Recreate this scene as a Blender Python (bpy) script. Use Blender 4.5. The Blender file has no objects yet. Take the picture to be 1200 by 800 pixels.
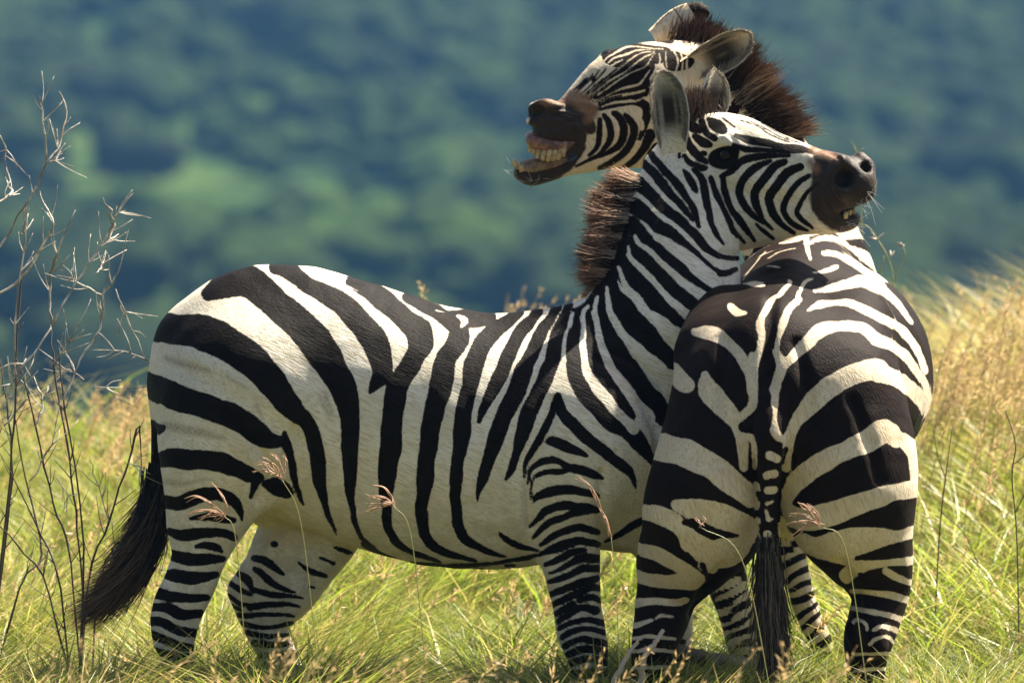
import bpy, math, random
import numpy as np
from mathutils import Vector, Matrix

random.seed(7)
RNG = np.random.default_rng(11)
SC = bpy.context.scene
COL = SC.collection

# ------------------------------------------------------------------ camera
S = 410.0                      # photo pixels per metre in the plane of the left zebra
DIST = 26.0
PITCH = math.radians(6.0)
FPX = S * DIST
CF = np.array([0.0, math.cos(PITCH), -math.sin(PITCH)])
CU = np.array([0.0, math.sin(PITCH), math.cos(PITCH)])
CR = np.array([1.0, 0.0, 0.0])
CT = np.array([0.0, 0.0, 500.0 / S])
CP = CT - DIST * CF
cam_d = bpy.data.cameras.new("camera")
cam = bpy.data.objects.new("camera", cam_d)
COL.objects.link(cam)
cam.location = CP
cam.rotation_euler = (math.radians(90) - PITCH, 0, 0)
cam_d.sensor_width = 36.0
cam_d.lens = 36.0 * FPX / 1200.0
cam_d.clip_start = 0.5
cam_d.clip_end = 30000.0
cam_d.dof.use_dof = True
cam_d.dof.focus_distance = DIST - 0.35
cam_d.dof.aperture_fstop = 4.3
SC.camera = cam

# ------------------------------------------------------------------ light
SUN_V = Vector((0.46, 0.36, 0.80)).normalized()
SUN_EL = math.asin(SUN_V.z)
SUN_AZ = math.atan2(SUN_V.x, SUN_V.y)
world = bpy.data.worlds.new("World")
SC.world = world
world.use_nodes = True
wn = world.node_tree.nodes
bg = wn["Background"]
sky = wn.new("ShaderNodeTexSky")
sky.sky_type = 'NISHITA'
sky.sun_disc = False
sky.sun_elevation = SUN_EL
sky.sun_rotation = SUN_AZ
sky.air_density = 1.0
sky.dust_density = 3.0
world.node_tree.links.new(sky.outputs[0], bg.inputs[0])
bg.inputs[1].default_value = 0.050
sun_d = bpy.data.lights.new("sun", 'SUN')
sun_d.energy = 5.0
sun_d.angle = math.radians(0.53)
sun_d.color = (1.0, 0.91, 0.76)
sun = bpy.data.objects.new("sun", sun_d)
COL.objects.link(sun)
sun.rotation_euler = (-SUN_V).to_track_quat('-Z', 'Y').to_euler()
sun.location = (8, 6, 20)
SC.view_settings.view_transform = 'Standard'
SC.view_settings.look = 'None'
SC.view_settings.gamma = 1.0
SC.view_settings.use_curve_mapping = False
SC.view_settings.exposure = 1.75
SC.render.engine = 'CYCLES'
SC.cycles.use_denoising = True
SC.cycles.max_bounces = 8
SC.cycles.transparent_max_bounces = 8
SC.cycles.volume_bounces = 1

# ------------------------------------------------------------------ helpers
def W(px, py, Y):
    """photo pixel (1200x800) at world depth Y -> world point"""
    d = CF + (px - 600.0) / FPX * CR - (py - 400.0) / FPX * CU
    return CP + d * ((Y - CP[1]) / d[1])

def P(v):
    """world points (n,3) -> photo pixels"""
    q = v - CP
    z = q @ CF
    return 600.0 + FPX * (q @ CR) / z, 400.0 - FPX * (q @ CU) / z

def fr(x0, y0, f, strokes):
    """strokes traced in an enlarged detail -> pixel strokes (x, y, width)"""
    out = []
    for s in strokes:
        a = np.array(s, float).reshape(-1, 3)
        a[:, 0] = x0 + a[:, 0] / f
        a[:, 1] = y0 + a[:, 1] / f
        a[:, 2] /= f
        out.append(a)
    return out

def catmull(a, n):
    a = np.asarray(a, float)
    if len(a) < 3 or n < 2:
        if len(a) == 2 and n >= 2:
            t = np.linspace(0, 1, n + 1)[:, None]
            return a[0] * (1 - t) + a[1] * t
        return a
    p = np.vstack([2 * a[0] - a[1], a, 2 * a[-1] - a[-2]])
    out = []
    for i in range(1, len(p) - 2):
        for j in range(n):
            t = j / n
            out.append(0.5 * (2 * p[i] + (p[i + 1] - p[i - 1]) * t + (2 * p[i - 1] - 5 * p[i] + 4 * p[i + 1] - p[i + 2]) * t * t
                              + (-p[i - 1] + 3 * p[i] - 3 * p[i + 1] + p[i + 2]) * t ** 3))
    out.append(a[-1])
    return np.array(out)

def stroke_sdf(x, y, strokes, cap=9.0):
    """signed distance (pixels) to the union of variable-width strokes"""
    best = np.full(x.shape, cap)
    for s in strokes:
        a = catmull(s, 3)
        if len(a) == 1:
            a = np.vstack([a, a + [0.01, 0, 0]])
        m = a[:, 2].max() / 2 + cap
        idx = np.nonzero((x > a[:, 0].min() - m) & (x < a[:, 0].max() + m) & (y > a[:, 1].min() - m) & (y < a[:, 1].max() + m))[0]
        if not len(idx):
            continue
        xs, ys = x[idx], y[idx]
        b = best[idx]
        for i in range(len(a) - 1):
            ax, ay, aw = a[i]
            bx, by, bw = a[i + 1]
            dx, dy = bx - ax, by - ay
            t = np.clip(((xs - ax) * dx + (ys - ay) * dy) / (dx * dx + dy * dy + 1e-9), 0, 1)
            d = np.hypot(xs - ax - t * dx, ys - ay - t * dy) - 0.5 * np.maximum(aw + t * (bw - aw), 0)
            np.minimum(b, d, out=b)
        best[idx] = b
    return best

def sstep(a, b, x):
    t = np.clip((x - a) / (b - a), 0, 1)
    return t * t * (3 - 2 * t)

def vnoise(p, seed=0):
    """cheap smooth value noise on (n,3) points"""
    p = np.asarray(p, float)
    i = np.floor(p).astype(np.int64)
    f = p - i
    f = f * f * (3 - 2 * f)
    def h(a, b, c):
        n = (a * 374761393 + b * 668265263 + c * 2147483647 + seed * 974711) & 0x7fffffff
        n = ((n ^ (n >> 13)) * 1274126177) & 0x7fffffff
        return ((n ^ (n >> 16)) & 0xffff) / 65535.0
    r = 0
    for a in (0, 1):
        for b in (0, 1):
            for c in (0, 1):
                w = (f[:, 0] if a else 1 - f[:, 0]) * (f[:, 1] if b else 1 - f[:, 1]) * (f[:, 2] if c else 1 - f[:, 2])
                r = r + w * h(i[:, 0] + a, i[:, 1] + b, i[:, 2] + c)
    return r

def mesh_obj(name, verts, faces, mat=None, parent=None, smooth=True, attrs=None):
    """faces: list of (n,k) int arrays or a python list"""
    me = bpy.data.meshes.new(name)
    verts = np.asarray(verts, np.float32)
    if isinstance(faces, np.ndarray):
        faces = [faces]
    if isinstance(faces, list) and faces and isinstance(faces[0], np.ndarray) and faces[0].ndim == 2:
        me.vertices.add(len(verts))
        me.vertices.foreach_set("co", verts.ravel())
        nl = sum(f.size for f in faces)
        npoly = sum(len(f) for f in faces)
        me.loops.add(nl)
        me.polygons.add(npoly)
        me.loops.foreach_set("vertex_index", np.concatenate([f.ravel() for f in faces]).astype(np.int32))
        tot = np.concatenate([np.full(len(f), f.shape[1]) for f in faces])
        st = np.concatenate([[0], np.cumsum(tot)[:-1]]).astype(np.int32)
        me.polygons.foreach_set("loop_start", st)
        me.update(calc_edges=True)
        me.validate()
    else:
        me.from_pydata([tuple(map(float, v)) for v in verts], [], [tuple(map(int, f)) for f in faces])
    if smooth:
        me.polygons.foreach_set("use_smooth", np.ones(len(me.polygons), bool))
    for k, v in (attrs or {}).items():
        v = np.asarray(v, np.float32)
        if v.ndim == 1:
            at = me.attributes.new(k, 'FLOAT', 'POINT')
            at.data.foreach_set("value", v)
        else:
            at = me.attributes.new(k, 'FLOAT_COLOR', 'POINT')
            if v.shape[1] == 3:
                v = np.hstack([v, np.ones((len(v), 1), np.float32)])
            at.data.foreach_set("color", v.ravel())
    if mat:
        me.materials.append(mat)
    me.update()
    o = bpy.data.objects.new(name, me)
    COL.objects.link(o)
    if parent:
        o.parent = parent
        o.matrix_parent_inverse = parent.matrix_basis.inverted()
    return o

def thing(name, label, cat, loc=(0, 0, 0), group=None):
    o = bpy.data.objects.new(name, None)
    COL.objects.link(o)
    o.empty_display_size = 0.2
    o.location = loc
    o['label'] = label
    o['category'] = cat
    if group:
        o['group'] = group
    return o

def tag(o, label=None, cat=None, group=None, kind=None):
    for k, v in (('label', label), ('category', cat), ('group', group), ('kind', kind)):
        if v:
            o[k] = v
    return o

class NT:
    """tiny node-graph helper"""
    def __init__(self, name):
        self.m = bpy.data.materials.new(name)
        self.m.use_nodes = True
        self.t = self.m.node_tree
        self.p = self.t.nodes["Principled BSDF"]
        self.out = self.t.nodes["Material Output"]
    def n(self, typ, **kw):
        nd = self.t.nodes.new(typ)
        for k, v in kw.items():
            setattr(nd, k, v)
        return nd
    def l(self, a, b):
        self.t.links.new(a, b)
    def math(self, op, a, b=None, clamp=False):
        nd = self.n("ShaderNodeMath", operation=op)
        nd.use_clamp = clamp
        for i, v in enumerate((a, b)):
            if v is None:
                continue
            if isinstance(v, (int, float)):
                nd.inputs[i].default_value = v
            else:
                self.l(v, nd.inputs[i])
        return nd.outputs[0]
    def mix(self, f, a, b, blend='MIX'):
        nd = self.n("ShaderNodeMix", data_type='RGBA', blend_type=blend)
        for s, v in ((nd.inputs[0], f), (nd.inputs[6], a), (nd.inputs[7], b)):
            if isinstance(v, (int, float)):
                s.default_value = v
            elif isinstance(v, tuple):
                s.default_value = (*v[:3], 1)
            else:
                self.l(v, s)
        return nd.outputs[2]
    def noise(self, scale, detail=3, rough=0.5, vec=None, dims='3D'):
        nd = self.n("ShaderNodeTexNoise", noise_dimensions=dims)
        nd.inputs["Scale"].default_value = scale
        nd.inputs["Detail"].default_value = detail
        nd.inputs["Roughness"].default_value = rough
        if vec is not None:
            self.l(vec, nd.inputs["Vector"])
        return nd.outputs[0]
    def attr(self, name, out="Fac"):
        nd = self.n("ShaderNodeAttribute", attribute_name=name)
        return nd.outputs[out]
    def maprange(self, v, a, b, c=0.0, d=1.0, smooth=True):
        nd = self.n("ShaderNodeMapRange", interpolation_type='SMOOTHSTEP' if smooth else 'LINEAR')
        self.l(v, nd.inputs[0])
        for i, x in enumerate((a, b, c, d)):
            nd.inputs[i + 1].default_value = x
        return nd.outputs[0]
    def bump(self, h, strength, dist):
        nd = self.n("ShaderNodeBump")
        nd.inputs["Strength"].default_value = strength
        nd.inputs["Distance"].default_value = dist
        self.l(h, nd.inputs["Height"])
        return nd.outputs[0]
    def pos(self):
        return self.n("ShaderNodeNewGeometry").outputs["Position"]
# ------------------------------------------------------------------ ground: one sheet from the knoll down to the valley and on to the horizon
def ground_z(x, y):
    x = np.asarray(x, float); y = np.asarray(y, float)
    z = 0.34 * sstep(1.5, 6.5, y) * sstep(0.0, 1.9, x) + 0.05 * np.sin(1.3 * x + 0.5 * y) * sstep(1, 5, np.abs(y) + np.abs(x)) + 0.04 * np.sin(0.9 * y - 0.7 * x)* sstep(1, 5, np.abs(y) + np.abs(x))
    z = z - 62 * (1 - np.exp(-np.maximum(y - 5.8 - 0.9 * sstep(0.2, 1.8, x), 0) * 0.32 / 62)) * sstep(5.0, 7.5, y)
    far = sstep(300, 700, y)
    z = z + far * (2.5 * np.sin(x / 65 + y / 190) + 2.0 * np.sin(y / 75 - x / 110 + 1.3))
    z = z - 0.9 * sstep(4, 60, -y) * np.minimum(-y, 60) * (y < 0) * 0.05
    return z
# ------------------------------------------------------------------ animal surface: one implicit skin, meshed once
class Chain:
    def __init__(self, region, pts, s=1.0, n=(0, 1, 0), k=0.05, sub=4):
        self.region, self.k, self.s = region, k, s
        pts = [p if len(p) == 4 else p for p in pts]
        c = np.array([np.r_[W(p[0], p[1], p[2]), p[3] / S] for p in pts])
        self.c = catmull(c, sub) if len(c) > 1 else np.vstack([c, c + [0.001, 0, 0, 0]])
        n = np.array(n, float)
        n /= np.linalg.norm(n)
        self.n = n
        self.M = np.eye(3) + (1.0 / s - 1.0) * np.outer(n, n)
        self.q = self.c[:, :3] @ self.M.T
        L = np.linalg.norm(np.diff(self.c[:, :3], axis=0), axis=1)
        self.len = np.r_[0, np.cumsum(L)]
        self.m = max(0.07, k + 0.015)
        R = (self.c[:, 3] * max(1, s) + self.m)[:, None]
        self.lo = (self.c[:, :3] - R).min(0)
        self.hi = (self.c[:, :3] + R).max(0)

    def seg(self, p, i):
        a, b = self.q[i], self.q[i + 1]
        ra, rb = self.c[i, 3], self.c[i + 1, 3]
        ab = b - a
        t = np.clip(((p - a) @ ab) / (ab @ ab + 1e-12), 0, 1)
        d = np.linalg.norm(p - a - t[..., None] * ab, axis=-1) - (ra + t * (rb - ra))
        return d, t

    def at(self, v):
        """distance and arc length at points (n,3)"""
        p = v @ self.M.T
        best = np.full(len(v), 9.0)
        al = np.zeros(len(v))
        for i in range(len(self.c) - 1):
            d, t = self.seg(p, i)
            w = d < best
            best[w] = d[w]
            al[w] = (self.len[i] + t * (self.len[i + 1] - self.len[i]))[w]
        return best, al

def skin(chains, subs, h):
    lo = np.min([c.lo for c in chains], axis=0)
    hi = np.max([c.hi for c in chains], axis=0)
    n = np.ceil((hi - lo) / h).astype(int) + 1
    vol = np.full(n, 0.2, np.float32)
    ax = [lo[k] + h * np.arange(n[k]) for k in range(3)]
    def field(c):
        a = np.maximum(np.floor((c.lo - lo) / h).astype(int), 0)
        b = np.minimum(np.ceil((c.hi - lo) / h).astype(int) + 1, n)
        f = np.full(b - a, 0.2, np.float32)
        for i in range(len(c.c) - 1):
            R = max(c.c[i, 3], c.c[i + 1, 3]) * max(1, c.s) + c.m
            l2 = np.minimum(c.c[i, :3], c.c[i + 1, :3]) - R
            h2 = np.maximum(c.c[i, :3], c.c[i + 1, :3]) + R
            ia = np.maximum(np.floor((l2 - lo) / h).astype(int), a)
            ib = np.minimum(np.ceil((h2 - lo) / h).astype(int) + 1, b)
            if np.any(ib <= ia):
                continue
            g = np.stack(np.meshgrid(*[ax[k][ia[k]:ib[k]] for k in range(3)], indexing='ij'), -1)
            d, _ = c.seg(g @ c.M.T, i)
            sl = tuple(slice(ia[k] - a[k], ib[k] - a[k]) for k in range(3))
            f[sl] = np.minimum(f[sl], d)
        return tuple(slice(a[k], b[k]) for k in range(3)), f
    for c in chains:
        sl, f = field(c)
        o = vol[sl]
        q = np.maximum(c.k - np.abs(o - f), 0) / c.k
        vol[sl] = np.minimum(o, f) - q * q * c.k * 0.25
    for c in subs:
        sl, f = field(c)
        o = vol[sl]
        f = -f
        q = np.maximum(c.k - np.abs(o - f), 0) / c.k
        vol[sl] = np.maximum(o, f) + q * q * c.k * 0.25
    # surface nets
    ins = vol < 0
    cnt = np.zeros(n - 1, np.uint8)
    offs = [(i, j, k) for i in (0, 1) for j in (0, 1) for k in (0, 1)]
    def cut(arr, o):
        return arr[o[0]:n[0] - 1 + o[0], o[1]:n[1] - 1 + o[1], o[2]:n[2] - 1 + o[2]]
    for o in offs:
        cnt += cut(ins, o)
    act = (cnt > 0) & (cnt < 8)
    I = np.argwhere(act)
    vid = np.full(n - 1, -1, np.int32)
    vid[act] = np.arange(len(I))
    val = {o: vol[I[:, 0] + o[0], I[:, 1] + o[1], I[:, 2] + o[2]] for o in offs}
    acc = np.zeros((len(I), 3))
    num = np.zeros(len(I))
    for o in offs:
        for k in range(3):
            if o[k] == 0:
                p = list(o); p[k] = 1
                va, vb = val[o], val[tuple(p)]
                m = (va < 0) != (vb < 0)
                t = va[m] / (va[m] - vb[m])
                pt = np.tile(np.array(o, float), (m.sum(), 1))
                pt[:, k] += t
                acc[m] += pt
                num[m] += 1
    V = lo + h * (I + acc / num[:, None])
    faces = []
    for k in range(3):
        u, v = (k + 1) % 3, (k + 2) % 3
        a = [slice(1, -1)] * 3
        b = [slice(1, -1)] * 3
        a[k] = slice(0, -1); b[k] = slice(1, None)
        A, B = ins[tuple(a)], ins[tuple(b)]
        E = np.argwhere(A != B)
        st = A[tuple(E.T)]
        E = E + 1
        E[:, k] -= 1
        def cell(du, dv):
            e = E.copy(); e[:, u] += du; e[:, v] += dv
            return vid[tuple(e.T)]
        q = np.stack([cell(-1, -1), cell(0, -1), cell(0, 0), cell(-1, 0)], 1)
        q[~st] = q[~st][:, ::-1]
        q = q[(q >= 0).all(1)]
        faces.append(q)
    F = np.vstack(faces)
    # light relaxation
    e = np.vstack([F[:, [0, 1]], F[:, [1, 2]], F[:, [2, 3]], F[:, [3, 0]]])
    deg = np.bincount(e.ravel(), minlength=len(V)).astype(float)[:, None]
    for lam in (0.5, -0.51, 0.5, -0.51, 0.5):
        s = np.stack([np.bincount(e[:, 0], V[e[:, 1], c], len(V)) + np.bincount(e[:, 1], V[e[:, 0], c], len(V)) for c in range(3)], 1)
        V = V + lam * (s / np.maximum(deg, 1) - V)
    return V, F

def refine(V, F, mask):
    """split the quads of the masked vertices into four; neighbours become n-gons so the skin stays closed"""
    fm = mask[F].all(1)
    E = np.stack([F, np.roll(F, -1, 1)], -1)
    key = np.sort(E, -1)
    key = key[..., 0].astype(np.int64) * len(V) + key[..., 1]
    uk = np.unique(key[fm])
    pos = np.searchsorted(uk, key)
    pos = np.minimum(pos, len(uk) - 1)
    has = uk[pos] == key
    mid = np.where(has, len(V) + pos, -1)
    mv = 0.5 * (V[uk // len(V)] + V[uk % len(V)])
    cv = V[F[fm]].mean(1)
    V2 = np.vstack([V, mv, cv])
    H, M = F[fm], mid[fm]
    C = len(V) + len(uk) + np.arange(len(H))
    quads = [np.stack([H[:, j], M[:, j], C, M[:, (j + 3) % 4]], 1) for j in range(4)]
    rest = ~fm
    touched = rest & has.any(1)
    out = np.vstack([F[rest & ~touched]] + quads)
    ng = {}
    for f, m in zip(F[touched], mid[touched]):
        p = []
        for j in range(4):
            p.append(f[j])
            if m[j] >= 0:
                p.append(m[j])
        ng.setdefault(len(p), []).append(p)
    return V2, out, [np.array(v) for v in ng.values()]

def groove(V, N, px, py, strokes, depth, soft, ok):
    d = stroke_sdf(px[ok], py[ok], strokes, 20.0)
    V[ok] -= N[ok] * (depth * np.exp(-(np.maximum(d, 0) / soft) ** 2))[:, None]

def organic(V, N, amp=1.0):
    return V + N * (amp * (0.010 * (vnoise(V * 7.0, 31) - 0.5) + 0.0045 * (vnoise(V * 19.0, 32) - 0.5)))[:, None]

def normals(V, F):
    fn = np.cross(V[F[:, 2]] - V[F[:, 0]], V[F[:, 3]] - V[F[:, 1]])
    N = np.zeros_like(V)
    for j in range(4):
        for c in range(3):
            N[:, c] += np.bincount(F[:, j], fn[:, c], len(V))
    return N / (np.linalg.norm(N, axis=1, keepdims=True) + 1e-12)

def ear(base, tip, facing, width, th0=1.25, curl=0.0):
    """cupped leaf shell; returns verts, quads, inner mask, (u, v)"""
    base, tip = np.array(base), np.array(tip)
    axv = tip - base
    L = np.linalg.norm(axv); axv /= L
    f = np.array(facing, float); f -= axv * (f @ axv); f /= np.linalg.norm(f)
    side = np.cross(axv, f)
    nu, nv = 26, 19
    us = np.linspace(-0.12, 1, nu); vs = np.linspace(-1, 1, nv)
    prof = np.interp(us, [-.12, 0, .2, .4, .6, .75, .87, .95, 1.0], [.60, .66, .84, .97, 1.0, .95, .80, .58, .26])
    def sheet(off):
        out = []
        for u, w in zip(us, prof):
            th = th0 * (1.25 - 0.45 * max(u, 0))
            for v in vs:
                x = math.sin(v * th) * w * width
                z = (1 - math.cos(v * th)) * w * width * 0.85
                p = base + axv * L * u + side * x + f * (z + curl * u * u * L) - f * off * (1 - abs(v) ** 3)
                out.append(p)
        return np.array(out)
    A, B = sheet(0.0), sheet(0.010)
    q = []
    for i in range(nu - 1):
        for j in range(nv - 1):
            a = i * nv + j
            q.append([a, a + 1, a + nv + 1, a + nv])
    q = np.array(q)
    N = nu * nv
    faces = [q, q[:, ::-1] + N]
    rim = []
    for i in range(nu - 1):
        a, b = i * nv, (i + 1) * nv
        rim.append([a, b, b + N, a + N])
        a, b = i * nv + nv - 1, (i + 1) * nv + nv - 1
        rim.append([b, a, a + N, b + N])
    for j in range(nv - 1):
        a = (nu - 1) * nv + j
        rim.append([a, a + 1, a + 1 + N, a + N])
    faces.append(np.array(rim))
    uu = np.repeat(us, nv); vv = np.tile(vs, nu)
    inner = np.r_[np.ones(N), np.zeros(N)]
    return np.vstack([A, B]), np.vstack(faces), inner, np.tile(uu, 2), np.tile(vv, 2)

def coat_material(name, black, white, sheen, lay):
    """lay: which way the short hair lies, as rotation angles"""
    g = NT(name)
    pos = g.pos()
    mp = g.n("ShaderNodeMapping", vector_type='TEXTURE')
    mp.inputs["Rotation"].default_value = lay
    mp.inputs["Scale"].default_value = (7.0, 1.0, 1.0)
    g.l(pos, mp.inputs["Vector"])
    hair = g.noise(190, 3, 0.65, mp.outputs[0])
    big = g.noise(7, 4, 0.6, pos)
    n1 = g.noise(70, 3, 0.6, pos)
    n2 = g.noise(330, 2, 0.7, pos)
    d = g.math('ADD', g.attr("stripe"), g.math('MULTIPLY', g.math('SUBTRACT', n1, 0.5), 1.6))
    d = g.math('ADD', d, g.math('MULTIPLY', g.math('SUBTRACT', hair, 0.5), 2.6))
    d = g.math('ADD', g.math('SUBTRACT', d, 0.4), g.math('MULTIPLY', g.math('SUBTRACT', n2, 0.5), 2.2))
    bk = g.maprange(d, -0.75, 0.75, 1.0, 0.0)
    wc = g.mix(g.maprange(big, 0.35, 0.7), white, tuple(c * k for c, k in zip(white, (0.84, 0.81, 0.74))))
    wc = g.mix(g.math('MULTIPLY', g.attr("dust_shade"), g.maprange(g.noise(22, 5, 0.65, pos), 0.3, 0.75)), wc, (0.36, 0.30, 0.19))  # tan for low dust and for the croup shade painted on the right zebra
    speck = g.maprange(g.noise(95, 1, 0.4, pos), 0.735, 0.79)
    wc = g.mix(g.math('MULTIPLY', speck, 0.5), wc, (0.10, 0.075, 0.05))
    br = g.math('MULTIPLY', g.math('MULTIPLY', g.attr("brown"), 1.0), g.maprange(g.noise(150, 3, 0.7, pos), 0.15, 0.75))
    wc = g.mix(br, wc, (0.15, 0.10, 0.055))
    wc = g.mix(g.math('MULTIPLY', g.math('SUBTRACT', n2, 0.35), 0.9, True), wc, tuple(c * 0.72 for c in white))
    bc = g.mix(g.maprange(g.noise(26, 4, 0.6, pos), 0.35, 0.7), black, tuple(min(1, c * k) for c, k in zip(black, (2.0, 1.7, 1.5))))
    wc = g.mix(g.maprange(hair, 0.42, 0.70), wc, tuple(c * k for c, k in zip(white, (0.66, 0.60, 0.50))))
    bc = g.mix(g.maprange(hair, 0.5, 0.72), bc, tuple(min(1, c * k) for c, k in zip(black, (2.4, 1.9, 1.6))))
    col = g.mix(bk, wc, bc)
    mz = g.maprange(g.math('ADD', g.attr("muzz"), g.math('MULTIPLY', g.math('SUBTRACT', g.noise(30, 4, 0.65, pos), 0.5), 1.3)), 0.25, 0.75)
    col = g.mix(mz, col, g.mix(n1, (0.016, 0.011, 0.0085), (0.042, 0.028, 0.020)))
    col = g.mix(g.math('MULTIPLY', g.attr("muzb"), 0.9), col, g.mix(n1, (0.30, 0.165, 0.085), (0.12, 0.062, 0.034)))
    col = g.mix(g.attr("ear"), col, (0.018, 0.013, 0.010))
    g.l(col, g.p.inputs["Base Color"])
    g.l(g.math('SUBTRACT', g.math('SUBTRACT', 0.72, g.math('MULTIPLY', bk, 0.10)), g.math('MULTIPLY', mz, 0.25)), g.p.inputs["Roughness"])
    g.l(g.math("SUBTRACT", g.math("SUBTRACT", 0.30, g.math("MULTIPLY", bk, 0.22)), g.math("MULTIPLY", mz, 0.12), True), g.p.inputs["Specular IOR Level"])
    g.l(g.math("ADD", g.math("MULTIPLY", g.math("SUBTRACT", 1.0, bk), 0.12), sheen), g.p.inputs["Sheen Weight"])
    g.p.inputs["Sheen Roughness"].default_value = 0.45
    g.p.inputs["Sheen Tint"].default_value = (1.0, 0.93, 0.85, 1)
    hb = g.math('ADD', g.math('MULTIPLY', hair, 0.9), g.math('MULTIPLY', n2, 0.3))
    hb = g.math('ADD', hb, g.math('MULTIPLY', g.noise(34, 4, 0.6, pos), 1.0))
    g.l(g.bump(hb, 0.42, 0.0065), g.p.inputs["Normal"])
    return g.m

def hair_material(name, trans=0.35):
    g = NT(name)
    col = g.attr("hair", "Color")
    g.l(col, g.p.inputs["Base Color"])
    g.p.inputs["Roughness"].default_value = 0.5
    g.p.inputs["Specular IOR Level"].default_value = 0.4
    tr = g.n("ShaderNodeBsdfTranslucent")
    g.l(col, tr.inputs[0])
    mx = g.n("ShaderNodeMixShader")
    mx.inputs[0].default_value = trans
    g.l(g.p.outputs[0], mx.inputs[1]); g.l(tr.outputs[0], mx.inputs[2])
    g.l(mx.outputs[0], g.out.inputs[0])
    return g.m

def strands(name, parent, roots, dirs, lens, cols_root, cols_tip, width, mat, bend=None, seg=5, rng=RNG):
    """many thin three-sided hairs as one mesh"""
    n = len(roots)
    roots, dirs, lens = np.asarray(roots), np.asarray(dirs), np.asarray(lens)
    dirs = dirs / np.linalg.norm(dirs, axis=1, keepdims=True)
    bend = np.zeros((n, 3)) if bend is None else bend
    r = rng.normal(size=(n, 3))
    s1 = np.cross(dirs, r); s1 /= np.linalg.norm(s1, axis=1, keepdims=True)
    s2 = np.cross(dirs, s1)
    t = np.linspace(0, 1, seg + 1)
    V, C = [], []
    for i, u in enumerate(t):
        c = roots + dirs * (lens * u)[:, None] + bend * (lens * u * u)[:, None]
        w = (width * (1 - u) ** 0.7 + 0.00025)
        w = w[:, None] if isinstance(w, np.ndarray) else w
        for a in range(3):
            th = 2 * math.pi * a / 3
            V.append(c + (s1 * math.cos(th) + s2 * math.sin(th)) * w)
        cc = cols_root * (1 - u ** 1.3) + cols_tip * u ** 1.3
        C += [cc, cc, cc]
    V = np.stack(V, 1).reshape(-1, 3)
    C = np.stack(C, 1).reshape(-1, 3)
    m = 3 * (seg + 1)
    base = (np.arange(n) * m)[:, None, None]
    q = np.array([[3 * i + a, 3 * i + (a + 1) % 3, 3 * i + 3 + (a + 1) % 3, 3 * i + 3 + a] for i in range(seg) for a in range(3)])
    F = (base + q[None]).reshape(-1, 4)
    return mesh_obj(name, V, F, mat, parent, True, {"hair": C})

def ball(name, c, r, mat, parent, squash=(1, 1, 1), seg=20):
    us = np.linspace(0, math.pi, seg // 2 + 1); vs = np.linspace(0, 2 * math.pi, seg, endpoint=False)
    V = [[math.sin(u) * math.cos(v), math.sin(u) * math.sin(v), math.cos(u)] for u in us for v in vs]
    F = []
    for i in range(len(us) - 1):
        for j in range(seg):
            F.append([i * seg + j, (i + 1) * seg + j, (i + 1) * seg + (j + 1) % seg, i * seg + (j + 1) % seg])
    V = np.array(V) * r * np.array(squash) + np.array(c)
    return mesh_obj(name, V, np.array(F), mat, parent)

def tube(pts, rad, sides=6):
    """verts/quads of a tapered tube along pts with radii rad"""
    pts = np.asarray(pts, float); rad = np.asarray(rad, float)
    T = np.gradient(pts, axis=0); T /= np.linalg.norm(T, axis=1, keepdims=True) + 1e-12
    up = np.array([0.3, 0.9, 0.2])
    V, F = [], []
    for p, t, r in zip(pts, T, rad):
        a = np.cross(t, up); a /= np.linalg.norm(a) + 1e-12
        b = np.cross(t, a)
        for k in range(sides):
            th = 2 * math.pi * k / sides
            V.append(p + r * (a * math.cos(th) + b * math.sin(th)))
    for i in range(len(pts) - 1):
        for k in range(sides):
            F.append([i * sides + k, i * sides + (k + 1) % sides, (i + 1) * sides + (k + 1) % sides, (i + 1) * sides + k])
    V.append(pts[0]); V.append(pts[-1])
    n = len(V)
    for k in range(sides):
        F.append([n - 2, (k + 1) % sides, k, k])
        F.append([n - 1, n - 2 - sides + k, n - 2 - sides + (k + 1) % sides, n - 2 - sides + (k + 1) % sides])
    return np.array(V), F

class MB:
    """collects tubes and patches into one mesh"""
    def __init__(self):
        self.v, self.f, self.n = [], [], 0
    def add(self, V, F):
        self.v.append(np.asarray(V, float))
        for f in F:
            f = [int(i) + self.n for i in f]
            if len(f) == 4 and f[2] == f[3]:
                f = f[:3]
            self.f.append(f)
        self.n += len(V)
        return self
    def build(self, name, mat, parent=None, smooth=True):
        return mesh_obj(name, np.vstack(self.v), self.f, mat, parent, smooth)

HOOF = NT("hoof_horn")
HOOF.p.inputs["Base Color"].default_value = (0.035, 0.028, 0.022, 1)
HOOF.p.inputs["Roughness"].default_value = 0.6
def hoof(root, x, y, fwd):
    """a small flared hoof standing on the ground at x, y"""
    z = ground_z(x, y) - 0.01
    fwd = np.array(fwd, float); fwd /= np.linalg.norm(fwd)
    sd = np.array([-fwd[1], fwd[0]])
    V, F = [], []
    N = 14
    for zz, rr, o in ((0, .056, .016), (.03, .050, .010), (.062, .041, 0), (.075, .030, -.004)):
        for k in range(N):
            th = 2 * math.pi * k / N
            c, s_ = math.cos(th), math.sin(th)
            p = np.array([x, y]) + fwd * (o + rr * 1.08 * c) + sd * (rr * 0.92 * s_)
            V.append([p[0], p[1], z + zz])
    for i in range(3):
        for k in range(N):
            F.append([i * N + k, i * N + (k + 1) % N, (i + 1) * N + (k + 1) % N, (i + 1) * N + k])
    F.append(list(range(N))[::-1]); F.append(list(range(3 * N, 4 * N)))
    return mesh_obj("hoof", V, F, HOOF.m, root)

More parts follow.
